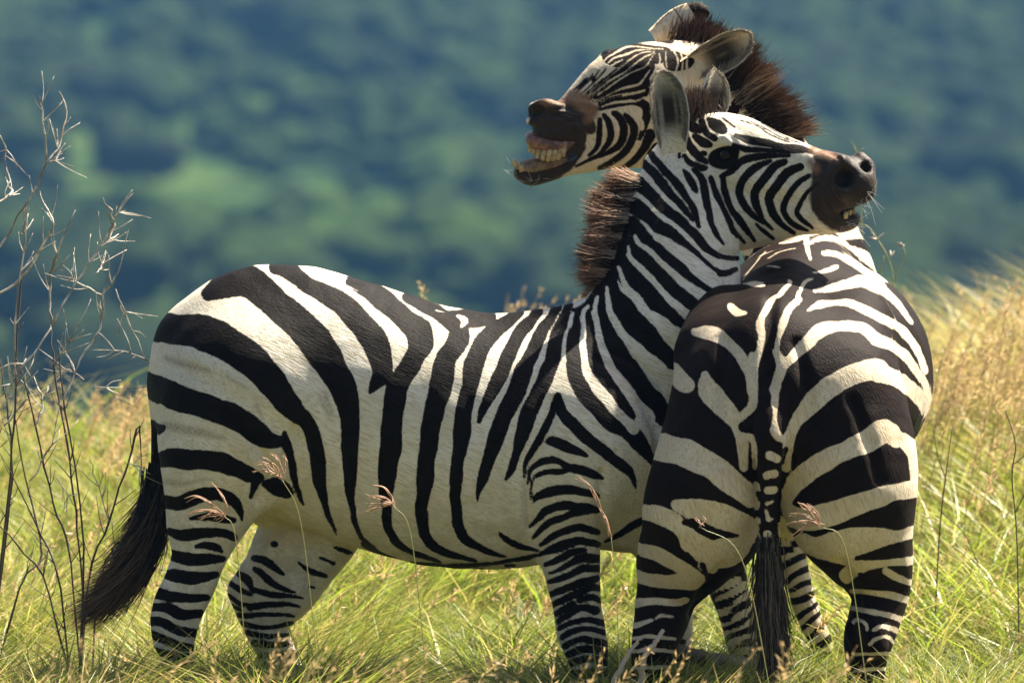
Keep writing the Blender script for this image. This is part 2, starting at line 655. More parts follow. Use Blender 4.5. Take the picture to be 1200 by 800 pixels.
EYE = NT("eye_wet")
EYE.p.inputs["Base Color"].default_value = (0.006, 0.004, 0.003, 1)
EYE.p.inputs["Roughness"].default_value = 0.18
EYE.p.inputs["Specular IOR Level"].default_value = 0.25
TEETH = NT("tooth_enamel")
tn = TEETH.noise(90, 3, 0.6, TEETH.pos())
TEETH.l(TEETH.mix(TEETH.maprange(tn, 0.4, 0.65), (0.50, 0.38, 0.17), (0.30, 0.18, 0.065)), TEETH.p.inputs["Base Color"])
TEETH.p.inputs["Roughness"].default_value = 0.35
GUM = NT("gum_flesh")
gn = GUM.noise(60, 3, 0.6, GUM.pos())
GUM.l(GUM.mix(GUM.maprange(gn, 0.35, 0.65), (0.26, 0.11, 0.055), (0.08, 0.038, 0.026)), GUM.p.inputs["Base Color"])
GUM.p.inputs["Roughness"].default_value = 0.3
LIP = NT("lip_flesh")
LIP.l(LIP.mix(LIP.maprange(LIP.noise(45, 3, 0.6, LIP.pos()), 0.35, 0.65), (0.30, 0.20, 0.10), (0.13, 0.075, 0.045)), LIP.p.inputs["Base Color"])
LIP.p.inputs["Roughness"].default_value = 0.35
# ------------------------------------------------------------------ terrain
def sheet():
    ys = np.concatenate([np.linspace(-400, -30, 16)[:-1], np.linspace(-30, -6, 25)[:-1], np.linspace(-6, 14, 81)[:-1], np.geomspace(14, 500, 90)[:-1],
                         np.linspace(500, 2000, 160)[:-1], np.linspace(2000, 12000, 50)])
    xs = np.concatenate([-np.geomspace(4, 6000, 60)[::-1], np.linspace(-4, 4, 49)[1:-1], np.geomspace(4, 6000, 60)])
    X, Y = np.meshgrid(xs, ys)
    Z = ground_z(X, Y)
    V = np.stack([X, Y, Z], -1).reshape(-1, 3)
    nx, ny = len(xs), len(ys)
    i = np.arange((ny - 1) * nx).reshape(ny - 1, nx)[:, :-1].ravel()
    F = np.stack([i, i + 1, i + nx + 1, i + nx], 1)
    g = NT("savanna_ground")
    pos = g.pos()
    sep = g.n("ShaderNodeSeparateXYZ"); g.l(pos, sep.inputs[0])
    near = g.mix(g.maprange(g.noise(3.0, 5, 0.65, pos), 0.35, 0.65), (0.022, 0.034, 0.008), (0.06, 0.055, 0.02))
    f1 = g.noise(0.012, 5, 0.6, pos)
    f2 = g.noise(0.06, 4, 0.6, pos)
    far = g.mix(g.maprange(f2, 0.38, 0.62), (0.028, 0.058, 0.012), (0.050, 0.080, 0.016))
    far = g.mix(g.maprange(f1, 0.5, 0.64), far, (0.013, 0.030, 0.009))
    g.l(g.mix(g.maprange(sep.outputs[1], 40, 400), near, far), g.p.inputs["Base Color"])
    g.p.inputs["Roughness"].default_value = 0.95
    g.p.inputs["Specular IOR Level"].default_value = 0.03
    o = mesh_obj("ground", V, F, g.m)
    tag(o, kind='structure')
sheet()

# ------------------------------------------------------------------ far wood in the valley: reads as one mass
def ico():
    import bmesh
    bm = bmesh.new()
    bmesh.ops.create_icosphere(bm, subdivisions=2, radius=1)
    V = np.array([v.co[:] for v in bm.verts]); F = np.array([[v.index for v in f.verts] for f in bm.faces])
    bm.free()
    return V, F

def forest():
    IV, IF = ico()
    rng = np.random.default_rng(5)
    N = 46000
    y = 480 + 1100 * rng.random(N) ** 0.9
    hw = 1.46 / 26 * (y + 26) * 4.2 + 12
    x = (rng.random(N) * 2 - 1) * hw
    q = np.stack([x / 22, y / 75, y * 0], 1)
    dens = 0.62 * vnoise(q, 3) + 0.38 * vnoise(q * 2.7, 4)
    z = ground_z(x, y)
    px, py = P(np.stack([x, y, z + 3], 1))
    # wooded bands and open slopes as in the photograph
    want = 0.26 + 0.36 * sstep(180, 40, py) + 0.16 * sstep(780, 1000, px) + 0.30 * sstep(250, 60, px) * sstep(330, 420, py) \
        - 0.06 * np.exp(-((px - 340) / 190) ** 2 - ((py - 245) / 90) ** 2) + 0.2 * np.exp(-((px - 560) / 140) ** 2 - ((py - 260) / 60) ** 2) \
        - 0.25 * np.exp(-((px - 250) / 130) ** 2 - ((py - 15) / 40) ** 2) + 0.3 * np.exp(-((px - 60) / 110) ** 2 - ((py - 140) / 60) ** 2)
    keep = dens + 0.17 * rng.normal(size=N) < want
    x, y, z, px, py = x[keep], y[keep], z[keep], px[keep], py[keep]
    r = 1.5 + 2.3 * rng.random(len(x)) ** 1.6
    V, F, C = [], [], []
    for i in range(len(x)):
        lobes = rng.integers(2, 5)
        shade = np.clip(0.5 * rng.random() + 0.9 * np.exp(-((px[i] - 330) / 240) ** 2 - ((py[i] - 250) / 110) ** 2) * rng.random(), 0, 1)
        for l in range(lobes):
            rr = r[i] * rng.uniform(0.5, 0.85)
            d = rng.normal(size=3) * r[i] * 0.45; d[2] = abs(d[2]) * 0.5
            b = IV * (1 + 0.22 * np.sin(IV[:, [0]] * 5 + rng.random() * 6) * np.cos(IV[:, [1]] * 6 + IV[:, [2]] * 4)) * rr
            b[:, 2] *= 0.8
            V.append(b + np.array([x[i], y[i], z[i] + r[i] * 0.75]) + d)
            C.append(np.full(len(b), shade))
    n = len(V)
    V = np.vstack(V); C = np.concatenate(C)
    F = (IF[None] + (np.arange(n) * len(IV))[:, None, None]).reshape(-1, 3)
    g = NT("far_foliage")
    pos = g.pos()
    nn = g.noise(1.2, 4, 0.7, pos)
    c = g.mix(g.attr("tone"), (0.010, 0.022, 0.008), (0.052, 0.082, 0.016))
    c = g.mix(g.maprange(nn, 0.35, 0.65), c, g.mix(g.attr("tone"), (0.016, 0.019, 0.012), (0.034, 0.074, 0.012)))
    g.l(c, g.p.inputs["Base Color"])
    g.p.inputs["Roughness"].default_value = 0.9
    g.p.inputs["Specular IOR Level"].default_value = 0.03
    g.l(g.bump(nn, 1.0, 0.6), g.p.inputs["Normal"])
    o = mesh_obj("forest", V, F, g.m, None, True, {"tone": C})
    tag(o, "hazy dark green wood and scrub covering the valley floor behind the zebras", "forest", kind='stuff')
    print("forest crowns", len(x), "faces", len(F))
forest()

# ------------------------------------------------------------------ air between the knoll and the valley
def haze():
    x, y0, y1, z0, z1 = 6100, -410, 12100, -95, 7
    V = [(sx * x, y, z) for z in (z0, z1) for y in (y0, y1) for sx in (-1, 1)]
    F = [(0, 2, 3, 1), (4, 5, 7, 6), (0, 1, 5, 4), (2, 6, 7, 3), (0, 4, 6, 2), (1, 3, 7, 5)]
    m = bpy.data.materials.new("haze_air")
    m.use_nodes = True
    t = m.node_tree
    t.nodes.remove(t.nodes["Principled BSDF"])
    v = t.nodes.new("ShaderNodeVolumePrincipled")
    v.inputs["Color"].default_value = (0.12, 0.30, 0.62, 1)
    v.inputs["Density"].default_value = HAZE
    v.inputs["Anisotropy"].default_value = 0.0
    t.links.new(v.outputs[0], t.nodes["Material Output"].inputs["Volume"])
    o = mesh_obj("haze", V, F, m, None, False)
    tag(o, "blue distance haze over the valley", "haze", kind='stuff')
HAZE = 0.00021
haze()
# ------------------------------------------------------------------ coat markings (x, y, width) traced in enlarged details
F1, F2, F3, F4, F5 = (150, 300, 4), (150, 460, 4), (400, 330, 4), (400, 490, 4), (80, 600, 4)
F6, F7 = (580, 460, 5), (580, 600, 4)
G1, G2, G3, G4, G5 = (640, 200, 4), (740, 60, 4), (860, 130, 5), (580, 0, 4), (590, 90, 5.717)
G6, G7, G8, R3 = (760, 260, 4), (740, 400, 3.3333), (730, 600, 3.243), (420, 330, 3)

A_BLACK = []
A_BLACK += fr(*F1, [
 [375,180,60, 460,130,130, 560,120,156, 640,175,140, 730,255,140, 820,335,150, 890,420,155, 950,510,140, 1000,600,125, 1030,690,108, 1042,790,90, 1040,940,76, 1040,1040,60, 1045,1140,34, 1058,1220,24, 1080,1290,24, 1110,1340,22, 1180,1390,16],
 [700,52,76, 750,62,90, 830,125,75, 930,180,90, 1020,240,110, 1085,310,120, 1150,390,115, 1178,465,112, 1190,540,95, 1165,590,60, 1135,635,20],
 [1190,545,70, 1215,560,60, 1240,600,60],
 [150,330,150, 230,345,140, 320,350,160, 420,385,165, 510,440,155, 590,495,150, 650,560,140, 700,630,130, 745,690,112, 800,745,85, 830,765,76, 865,840,70, 885,930,72, 892,1020,66, 905,1090,50, 925,1170,32, 950,1240,22, 980,1300,8],
])
A_BLACK += fr(*F2, [
 [80,-45,115, 160,-10,125, 240,25,120, 320,50,115, 400,75,115, 470,100,115, 540,140,110, 610,190,100, 660,222,70, 725,232,46],
 [738,185,14, 737,230,46, 755,280,40, 770,340,34, 780,400,28, 795,460,24, 825,530,10],
 [75,155,70, 125,165,62, 155,165,40],
 [135,320,55, 200,305,92, 280,312,95, 360,315,88, 440,330,90, 510,355,85, 570,385,75, 610,400,50],
 [605,400,45, 590,430,36, 575,485,16],
 [165,510,60, 230,520,70, 290,500,70, 350,480,65, 410,475,60, 470,490,60, 510,520,45, 525,560,30, 530,600,10],
 [290,590,14, 380,577,36, 440,585,42, 490,600,25],
 [195,650,34, 260,665,55, 340,655,50, 420,655,45, 495,675,40],
 [320,720,20, 360,715,36, 410,725,36, 440,740,15],
 [190,755,50, 260,775,58, 340,780,50, 445,775,30],
 [640,425,30, 700,440,80, 745,465,60],
])
A_BLACK += fr(*F5, [
 [450,290,40, 520,300,60, 600,305,60, 695,290,30],
 [420,380,50, 500,400,50, 570,400,40, 650,400,30],
 [390,445,40, 470,450,45, 530,480,50, 620,475,40],
 [375,510,40, 450,520,40, 520,555,45, 610,570,40],
 [390,570,35, 460,600,40, 530,630,40, 600,640,30],
 [390,640,35, 480,670,40, 600,690,40], [400,710,40, 600,740,50],
])
A_BLACK += fr(*F3, [
 [50,2,60, 130,36,94, 230,112,96, 300,178,100, 360,230,122, 368,290,118, 345,350,95, 305,420,98, 262,490,100, 250,560,100, 240,640,100, 234,720,100, 230,790,104, 215,890,90, 212,960,70, 210,1040,50, 215,1120,42, 230,1180,40, 265,1230,34, 320,1265,26, 400,1295,22, 460,1315,12],
 [310,72,52, 420,128,72, 480,165,74, 545,210,80, 555,250,98, 525,310,98, 495,350,95, 480,420,100, 465,500,105, 440,580,98, 425,660,90, 412,740,82, 400,840,80, 390,940,76, 378,1040,60, 380,1120,56, 400,1200,50, 450,1250,40, 520,1280,30, 630,1308,12],
 [500,160,60, 560,170,80, 640,170,90, 700,170,60],
 [830,140,56, 790,175,54, 710,235,80, 660,290,85, 635,350,90, 620,400,95, 605,470,80, 590,540,75, 572,620,78, 567,700,82, 560,740,75, 545,840,62, 535,940,55, 535,1040,48, 550,1140,50, 580,1200,46, 640,1240,36, 700,1268,28, 770,1288,8],
 [925,130,46, 890,180,50, 840,230,70, 810,290,60, 780,350,70, 755,420,72, 720,490,65, 690,550,50, 660,610,35, 645,655,18],
 [1010,120,40, 980,172,45, 935,240,60, 905,310,62, 870,380,72, 845,440,80, 825,510,80, 790,580,82, 755,650,76, 722,740,74, 685,840,58, 662,930,46, 645,990,22, 638,1025,8],
 [1065,110,40, 1045,160,40, 1015,230,60, 1000,310,70, 985,380,72, 960,440,75, 930,510,75, 890,590,75, 868,650,72, 838,740,58, 818,810,38, 795,875,36, 768,925,14],
])
A_BLACK += fr(*F4, [
 [100,590,20, 150,620,24, 230,655,24, 320,685,24, 420,690,22, 520,690,20, 640,685,18, 760,670,16, 860,655,16, 930,640,14],
 [490,708,14, 520,708,18], [620,708,14, 660,708,14], [770,690,16, 810,690,14],
 [745,540,16, 790,575,28, 850,605,26, 920,620,12],
])
A_BLACK += fr(*F6, [
 [365,20,40, 335,110,40, 305,190,45, 265,260,45, 230,320,40, 200,370,34, 175,430,22, 165,490,10],
 [368,10,30, 375,50,50, 390,115,64, 440,170,72, 510,240,70, 580,295,65, 640,345,60, 700,395,60, 765,440,58, 805,490,40, 820,555,10],
 [308,290,30, 340,285,60, 400,310,65, 460,335,55, 510,355,40, 545,370,20],
 [190,530,12, 195,470,18, 215,440,25, 270,405,40, 330,395,42, 380,405,30, 420,435,40, 480,450,50, 540,465,55, 590,485,45, 630,505,16],
 [212,620,10, 215,530,14, 225,500,20, 260,480,30, 320,465,36, 390,460,30, 430,450,30],
 [225,640,12, 245,610,35, 290,590,50, 350,570,55, 420,565,55, 490,575,45, 560,590,45, 600,605,30],
 [210,780,20, 250,740,30, 290,695,45, 350,665,50, 420,655,50, 480,670,45, 540,680,60, 600,690,30],
 [225,850,18, 260,810,30, 330,750,40, 400,725,40, 470,705,40, 540,700,30],
])
A_BLACK += fr(*F7, [
 [215,150,15, 260,120,30, 320,90,35, 390,70,35, 450,80,35, 480,95,30],
 [220,190,20, 270,170,38, 340,150,42, 400,135,38, 480,150,30],
 [235,245,20, 290,220,30, 350,195,35, 420,180,22],
 [250,285,8, 300,265,22, 360,240,30, 420,215,40, 490,220,40],
 [250,322,20, 300,310,30, 370,285,30, 430,260,35, 490,270,30],
 [265,380,30, 330,355,35, 400,330,40, 475,315,35],
 [270,432,25, 330,405,35, 390,380,40, 450,355,35, 495,360,25],
 [285,475,25, 340,445,30, 375,425,22], [400,412,25, 460,400,30, 495,420,20],
 [295,510,25, 350,470,30, 410,445,28, 475,460,38],
 [300,545,22, 360,512,25, 430,500,26, 505,515,32],
 [315,585,26, 380,548,28, 440,545,24, 512,560,28],
 [330,625,30, 400,592,28, 460,600,28, 525,610,28],
 [345,665,34, 430,635,34, 525,655,40], [345,710,34, 430,685,34, 530,700,40], [345,760,44, 530,755,44],
 [515,140,10, 560,115,22, 640,65,30, 700,35,30],
])
# neck of the left zebra
A_BLACK += fr(*G1, [
 [435,55,60, 490,110,55, 550,170,50, 610,220,45, 660,260,40, 710,310,45, 750,360,40, 800,395,28, 860,412,22, 920,405,20],
 [415,165,80, 480,215,65, 530,260,60, 590,300,60, 640,350,58, 690,395,55, 740,440,48, 790,475,38, 840,482,28, 890,460,18],
 [400,250,75, 450,310,75, 500,355,72, 550,400,70, 610,455,68, 670,510,62, 730,555,55, 790,580,40, 850,575,30, 890,555,18],
 [390,325,40, 430,390,80, 490,450,85, 550,510,85, 600,560,85, 650,610,80, 700,650,75, 760,695,60],
 [355,410,50, 380,480,110, 440,530,110, 500,590,110, 560,640,110, 620,700,110, 680,750,95, 740,800,70],
 [310,520,40, 320,590,80, 360,650,115, 420,710,125, 480,760,130, 540,820,130, 590,880,100],
 [770,232,28, 800,300,22, 835,345,10], [860,230,28, 885,290,24, 930,340,10], [900,220,32, 940,280,28, 975,330,14], [1000,220,24, 1060,275,12],
])
A_BLACK += fr(*R3, [
 [760,110,30, 757,200,45, 755,270,50, 770,330,65, 800,390,70, 850,440,75, 900,490,75, 950,520,70, 990,570,60, 1030,630,25],
 [795,85,20, 810,180,50, 820,260,60, 850,330,60, 890,390,60, 930,440,50, 965,475,22],
 [845,40,30, 865,130,60, 890,200,70, 920,270,80, 960,330,85, 1000,390,85, 1040,430,85, 1075,480,50],
])
# head of the left zebra
A_BLACK += fr(*G2, [
 [65,530,40, 110,580,45, 160,640,40, 210,690,36, 250,750,30, 285,790,14],
 [95,480,30, 130,530,35, 180,590,36, 230,640,32, 270,700,32, 300,770,30, 315,820,16],
 [245,560,14, 270,600,36, 300,650,22, 310,665,8],
 [290,555,20, 325,590,34, 345,660,34, 355,720,34, 372,795,28],
 [370,590,24, 390,650,28, 420,720,28, 460,795,26],
 [430,590,25, 435,650,30, 460,720,32, 505,785,28],
 [650,515,18, 580,545,36, 525,600,36, 505,660,36, 530,720,34, 570,770,28, 620,805,20],
 [720,520,30, 670,540,40, 620,600,40, 580,660,40, 585,720,36, 610,780,22],
 [790,545,36, 730,570,42, 680,630,40, 645,690,40, 660,750,36, 690,800,30],
 [400,505,80, 440,500,105, 480,470,50],
 [490,395,20, 540,415,36, 620,430,36, 700,445,28, 780,455,28, 840,470,20],
 [480,440,20, 540,460,28, 620,465,20, 720,470,20, 800,470,20],
 [420,585,20, 470,560,30, 510,520,34, 560,500,34, 640,490,28, 740,490,16],
 [360,320,20, 400,350,60, 430,370,40], [330,330,30, 350,380,30, 390,410,30], [262,325,36, 290,355,50, 320,370,30],
 [300,400,30, 340,430,45, 370,440,25], [255,390,24, 270,440,36, 310,490,40, 350,520,20], [250,490,20, 270,520,26, 330,545,30, 350,545,20],
 [225,330,14, 235,400,18, 225,500,12], [335,480,22, 345,482,22],
])
A_BLACK += fr(*G3, [
 [200,540,36, 225,610,34, 280,670,32, 350,715,24],
 [440,380,24, 370,430,34, 310,510,36, 290,580,36, 320,640,34, 380,680,32, 430,700,16],
 [490,420,16, 430,480,24, 385,550,26, 370,600,28, 410,645,26, 460,685,12],
 [130,665,14, 180,710,24, 230,750,20],
])
Z1, Z2, Z4, Z5 = (660, 280, 6.667), (660, 370, 8), (650, 30, 6.667), (790, 120, 6.667)
A_BLACK += fr(*Z1, [[470,-60,70, 470,40,90, 415,180,100, 360,330,120, 290,420,110, 190,530,80, 90,585,60, 20,620,40]])
A_BLACK += fr(*Z5, [[520,140,7, 640,180,9, 760,260,9, 900,310,8], [600,150,6, 720,210,8, 830,270,8, 980,320,7], [680,165,5, 780,220,6, 900,285,6], [380,125,14, 470,190,10]])
A_WHITE = fr(*Z1, [
 [560,-20,36, 590,30,40, 690,105,44, 780,190,50, 860,270,60, 960,360,75, 1080,450,95, 1180,505,100],
 [508,60,24, 530,150,44, 620,240,50, 700,320,54, 780,420,60, 880,520,70, 980,600,85, 1080,680,100],
 [435,225,30, 470,330,44, 530,420,60, 600,500,70, 680,590,80, 780,680,110, 900,770,150],
 [340,385,28, 345,480,44, 370,570,56, 420,660,60],
 [268,455,30, 242,540,44, 265,660,50], [185,525,34, 152,580,36, 160,680,40], [70,590,34, 42,680,36],
 [740,-10,70, 850,50,74, 960,130,84, 1060,210,90, 1150,290,90, 1230,370,80]])
A_WHITE += fr(*Z2, [
 [465,10,70, 560,170,80, 670,290,110, 760,390,140, 850,460,150, 930,540,130, 930,680,70],
 [310,10,50, 335,150,70, 365,270,75, 420,425,80, 515,585,100, 610,700,110, 690,820,110, 800,970,130],
 [185,20,40, 195,200,58, 200,420,80, 250,590,90, 400,775,100, 533,930,90, 667,1060,120],
 [850,10,130, 1000,160,170, 1100,290,150]])
A_WHITE += fr(*F3, [[545,158,18, 575,178,34, 570,212,18], [440,138,8, 480,146,8]]) + fr(*F6, [[240,517,24, 262,512,20]]) + \
    fr(*F1, [[905,98,8, 1000,130,8, 1080,165,6]])
A_BROWN = fr(*F2, [[600,60,40, 640,160,30], [250,330,0.1, 251,330,0.1], [165,150,55, 260,170,60, 360,190,55, 450,215,40], [170,415,40, 250,425,45, 330,410,30, 400,400,20], [290,590,30, 440,585,50],
                   [920,0,40, 950,90,40]]) + \
    fr(*F1, [[180,480,50, 300,520,50, 380,540,40], [890,640,30, 940,740,40], [460,560,30, 560,620,30]]) + \
    fr(*G2, [[450,310,14, 540,345,26, 660,395,22, 760,425,12]])
# muzzle and lips of the left zebra
A_MUZZ = fr(*G2, [[960,640,130, 1050,655,120, 1110,660,90], [1080,480,60, 1130,540,80, 1140,620,80, 1120,690,60], [860,470,50, 930,500,130, 990,540,200, 1060,560,190, 1120,590,120], [900,560,100, 920,640,160, 930,720,170, 1000,770,160, 1060,770,100, 1090,720,60]])
A_MUZB = fr(*G3, [[470,225,60, 540,245,60, 600,285,40], [450,300,50, 480,340,60]]) + fr(*G2, [[840,450,24, 900,450,44, 960,455,30]])
A_FAR = fr(*F5, [
 [960,150,36, 970,152,36], [870,215,40, 910,225,50, 950,245,50, 1005,290,22],
 [800,285,40, 840,320,60, 870,375,20], [870,265,30, 900,280,46, 950,325,46, 1010,360,28, 1060,375,12],
 [880,365,30, 930,378,40, 1000,388,34, 1100,402,12], [760,330,30, 800,365,34, 860,385,20],
 [850,440,44, 940,430,40, 1020,430,30, 1085,445,14], [750,395,34, 800,425,30, 850,430,20], [760,440,24, 810,455,24],
 [800,480,34, 860,480,34, 920,475,30, 1000,480,25, 1055,490,15], [820,520,40, 920,540,30, 1050,518,20], [840,565,40, 930,580,30, 1060,565,24],
 [870,610,40, 980,620,44, 1070,610,30], [900,670,40, 1080,670,50], [930,730,40, 1130,730,50],
 [1085,240,16, 1150,280,34, 1210,300,26], [1250,165,14, 1290,180,30, 1325,190,18], [1180,215,14, 1245,240,22], [1130,345,14, 1150,352,14]])

# right zebra, seen from behind: a dark coat crossed by pale bands
B_WHITE = fr(*G7, [
 [110,95,70, 160,120,76, 215,172,66],
 [288,130,36, 300,190,82, 350,250,80, 400,300,60, 425,350,50, 435,420,45, 440,490,36],
 [475,60,40, 478,100,40, 480,180,36, 470,250,36, 435,292,34],
 [565,40,30, 590,95,46, 570,160,36, 560,230,32, 553,290,30, 558,345,36, 592,380,30, 622,345,30],
 [965,107,80, 890,120,82, 820,150,80, 750,200,80, 690,255,70, 645,310,50, 620,370,44, 610,430,44, 605,490,36],
 [960,120,78, 1040,150,62, 1100,195,60, 1145,250,50, 1172,315,36],
 [1060,385,60, 1110,430,80, 1125,490,80, 1110,560,40],
 [1035,385,60, 990,350,95, 920,390,90, 850,420,80, 770,455,85, 700,500,85, 640,550,80, 612,600,56, 605,650,40, 625,700,60],
 [1110,575,75, 1020,590,70, 950,615,80, 870,640,85, 790,670,90, 710,690,95, 650,690,90, 620,650,40],
 [50,395,110, 145,420,112, 220,440,110, 300,480,105, 370,530,100, 430,580,90, 468,620,56],
 [180,640,50, 260,660,95, 350,690,110, 440,720,100, 468,760,60],
 [35,665,60, 100,675,70, 160,700,70, 205,740,66, 220,790,60],
 [460,372,34, 475,400,26, 483,470,24, 483,490,20], [485,560,28, 487,575,28], [490,632,26, 490,645,26], [491,697,28, 491,700,28], [492,765,24, 492,770,24],
 [540,445,40, 565,458,36], [530,522,34, 560,518,34], [530,578,32, 558,576,32], [528,635,18, 545,625,14, 555,622,10], [525,660,14, 535,690,20, 550,690,14], [530,755,40, 535,760,30],
])
B_WHITE += fr(*G6, [
 [215,515,36, 290,520,66, 350,550,60, 410,600,55, 450,660,50, 475,720,45, 485,790,45],
 [600,345,20, 565,380,36, 535,440,36, 525,480,45, 530,540,36, 520,600,36, 505,650,36, 490,700,50],
 [705,365,34, 660,410,36, 630,480,36, 612,540,28, 605,600,28, 620,660,40, 610,720,40, 590,790,45],
 [640,670,40, 700,610,60, 750,560,65, 810,510,70, 880,490,55, 950,490,50, 1010,500,55, 1070,550,60, 1140,580,55, 1200,625,48, 1250,690,44, 1300,770,40, 1320,850,30],
 [750,415,16, 800,390,36, 870,378,30, 940,380,36, 1010,410,50, 1080,445,45, 1150,480,45, 1200,515,42, 1260,600,36, 1300,700,28],
 [780,320,20, 850,310,36, 920,295,50, 990,280,60, 1050,300,50, 1110,330,44, 1170,390,34, 1230,470,26],
 [820,145,24, 880,150,30, 940,180,36, 1000,220,40, 1050,260,40, 1090,300,40],
 [775,240,16, 830,226,22, 885,208,22],
 [750,100,20, 800,80,24, 870,78,30, 940,110,34, 1000,160,36, 1060,220,34, 1110,270,30],
 [950,60,40, 990,110,30, 1020,160,20],
 [738,80,26, 745,130,22, 758,175,16], [620,100,14, 680,85,20, 745,60,24, 800,50,20],
 [560,204,8, 590,210,14, 615,216,8], [450,290,14, 500,290,26, 540,295,18],
 [660,280,24, 640,315,26, 610,345,24], [700,360,24, 715,310,20, 740,275,20, 770,265,12],
 [440,270,7, 480,220,8, 520,170,8, 550,140,6], [560,170,6, 620,140,8, 690,125,8],
 [385,395,40, 410,420,40, 455,428,20],
])
B_WHITE += fr(*G8, [
 [1115,70,50, 1040,90,50, 960,98,85, 880,112,110, 800,130,110, 730,130,80, 680,110,60], [800,150,80, 850,170,60],
 [1110,180,36, 1040,190,30, 960,200,36, 880,215,60, 850,240,60],
 [1000,225,30, 1060,255,30, 1105,272,26],
 [1100,340,28, 1020,315,30, 940,305,24, 870,300,20],
 [1090,425,26, 1060,410,26, 1000,385,24, 930,375,22, 860,362,20],
 [875,420,14, 890,408,14, 920,420,16, 925,445,14], [950,445,16, 985,430,20, 1040,450,22], [940,500,16, 960,480,18, 1000,470,16, 1030,495,14],
 [250,80,50, 290,130,90, 350,160,110, 420,140,110, 475,105,50], [300,200,40, 340,215,40],
 [60,138,50, 130,160,55, 190,190,50, 240,220,50, 290,255,44],
 [45,238,50, 120,260,50, 200,262,60, 265,255,80],
 [40,345,36, 130,340,30, 200,345,30, 240,335,30],
 [40,430,24, 90,415,20, 110,410,14], [125,405,12, 145,394,14, 190,400,10], [30,480,14, 120,470,18, 200,480,14], [30,530,14, 120,520,18, 200,530,14], [30,590,14, 190,585,18],
 [880,540,14, 1060,535,18], [880,600,14, 1060,590,18],
])
B_BLACK = fr(*G7, [[205,705,20, 250,710,40, 300,735,40, 360,755,30, 410,760,10], [440,335,40, 480,330,60, 510,320,70, 520,270,60],
                   [555,650,20, 552,670,20], [602,420,20, 590,470,16]]) + \
    fr(*G8, [[770,0,0.1, 771,0,0.1], [900,235,14, 908,236,14], [300,200,22, 312,225,14]])
B_HEAD = fr(*G4, [
 [490,510,16, 560,490,30, 630,480,24, 690,485,40, 715,520,40, 700,590,36, 680,650,16],
 [510,540,20, 535,580,30, 545,640,30, 520,690,24, 480,730,14, 400,770,10],
 [560,530,30, 590,560,34, 605,610,36, 590,670,34, 540,710,24, 460,745,14, 380,780,10],
 [620,540,36, 650,590,36, 645,650,36, 610,710,34, 550,760,28, 490,790,20],
 [490,560,20, 490,630,28, 480,690,24, 440,730,14],
 [730,630,50, 690,710,34, 630,770,26, 570,805,16], [760,700,60, 720,760,50],
])
B_HEAD += fr(*Z4, [[400,215,60, 440,235,140, 560,240,200, 720,230,160, 860,230,120], [320,540,70, 480,450,180, 620,380,220, 720,320,120],
 [370,610,60, 520,570,120, 640,530,120, 710,480,120], [930,280,160, 1010,290,120, 1060,280,60], [520,150,50, 640,120,60, 760,90,60, 900,110,70], [220,450,40, 250,420,30], [300,430,20, 350,360,20]])
B_HEADW = fr(*Z4, [
 [560,130,20, 640,95,22, 740,60,24, 860,70,20, 960,110,16], [600,135,12, 700,130,14, 800,130,12, 880,165,10], [640,165,10, 740,175,12, 850,185,8],
 [330,410,20, 370,330,16, 400,260,16, 460,220,18, 560,170,18, 640,165,10], [420,290,14, 470,250,18, 560,225,20, 640,195,14, 760,185,8],
 [290,480,30, 380,390,22, 450,310,18, 530,265,12], [260,520,40, 400,410,28, 520,320,18, 600,260,18, 680,215,12, 780,200,8],
 [290,550,30, 420,440,24, 560,360,20, 620,310,18, 700,250,16, 780,215,10], [340,540,16, 460,455,16, 580,380,14, 700,330,14, 760,250,10, 790,220,8],
 [350,580,16, 450,520,22, 560,485,24, 660,460,22, 720,380,16, 740,350,10], [370,600,14, 470,550,22, 600,535,24, 700,510,18],
 [370,635,16, 470,600,24, 590,590,26, 640,590,20, 700,560,14], [400,660,16, 500,655,30, 600,680,50, 660,740,60, 680,800,50],
 [820,220,10, 825,270,14, 810,330,26], [870,200,10, 870,280,14, 880,340,12], [930,195,12, 965,280,18, 945,370,14], [980,190,14, 1000,280,20, 985,400,14], [1045,190,16, 1030,300,22, 1030,400,16],
 [120,490,30, 200,440,24, 270,370,24, 330,330,14]])
B_HEADL = fr(*Z4, [[170,530,5, 250,450,10, 300,400,12], [150,505,8, 215,455,14, 235,420,10], [215,560,4, 300,480,8, 380,415,9], [245,570,4, 330,495,8, 420,420,9], [275,580,4, 360,505,8, 440,450,8], [320,600,6, 420,530,10, 500,490,9], [340,620,6, 430,570,10, 520,545,9], [375,235,24, 400,200,26, 440,168,18, 500,150,10], [200,545,5, 330,420,9, 400,340,8], [230,560,5, 360,450,9, 450,370,9, 540,300,7], [260,575,5, 400,465,9, 520,395,9, 600,330,7], [300,590,5, 430,500,9, 540,440,9, 640,380,7],
 [180,500,8, 260,430,12, 300,380,8], [560,150,8, 640,115,9, 740,85,9, 840,88,8], [300,500,5, 390,415,8, 470,345,7]])
B_MUZZ = fr(*G4, [[190,520,80, 260,500,110, 340,520,110, 410,560,90, 440,600,70], [230,600,160, 300,620,170, 380,640,110],
                  [400,690,60, 330,760,90, 240,810,110, 130,830,110, 90,780,60], [420,520,90, 470,510,40]])
B_MUZB = fr(*G5, [[250,185,40, 320,170,60, 390,150,80, 470,140,120, 545,190,125, 600,240,90, 560,290,70]])

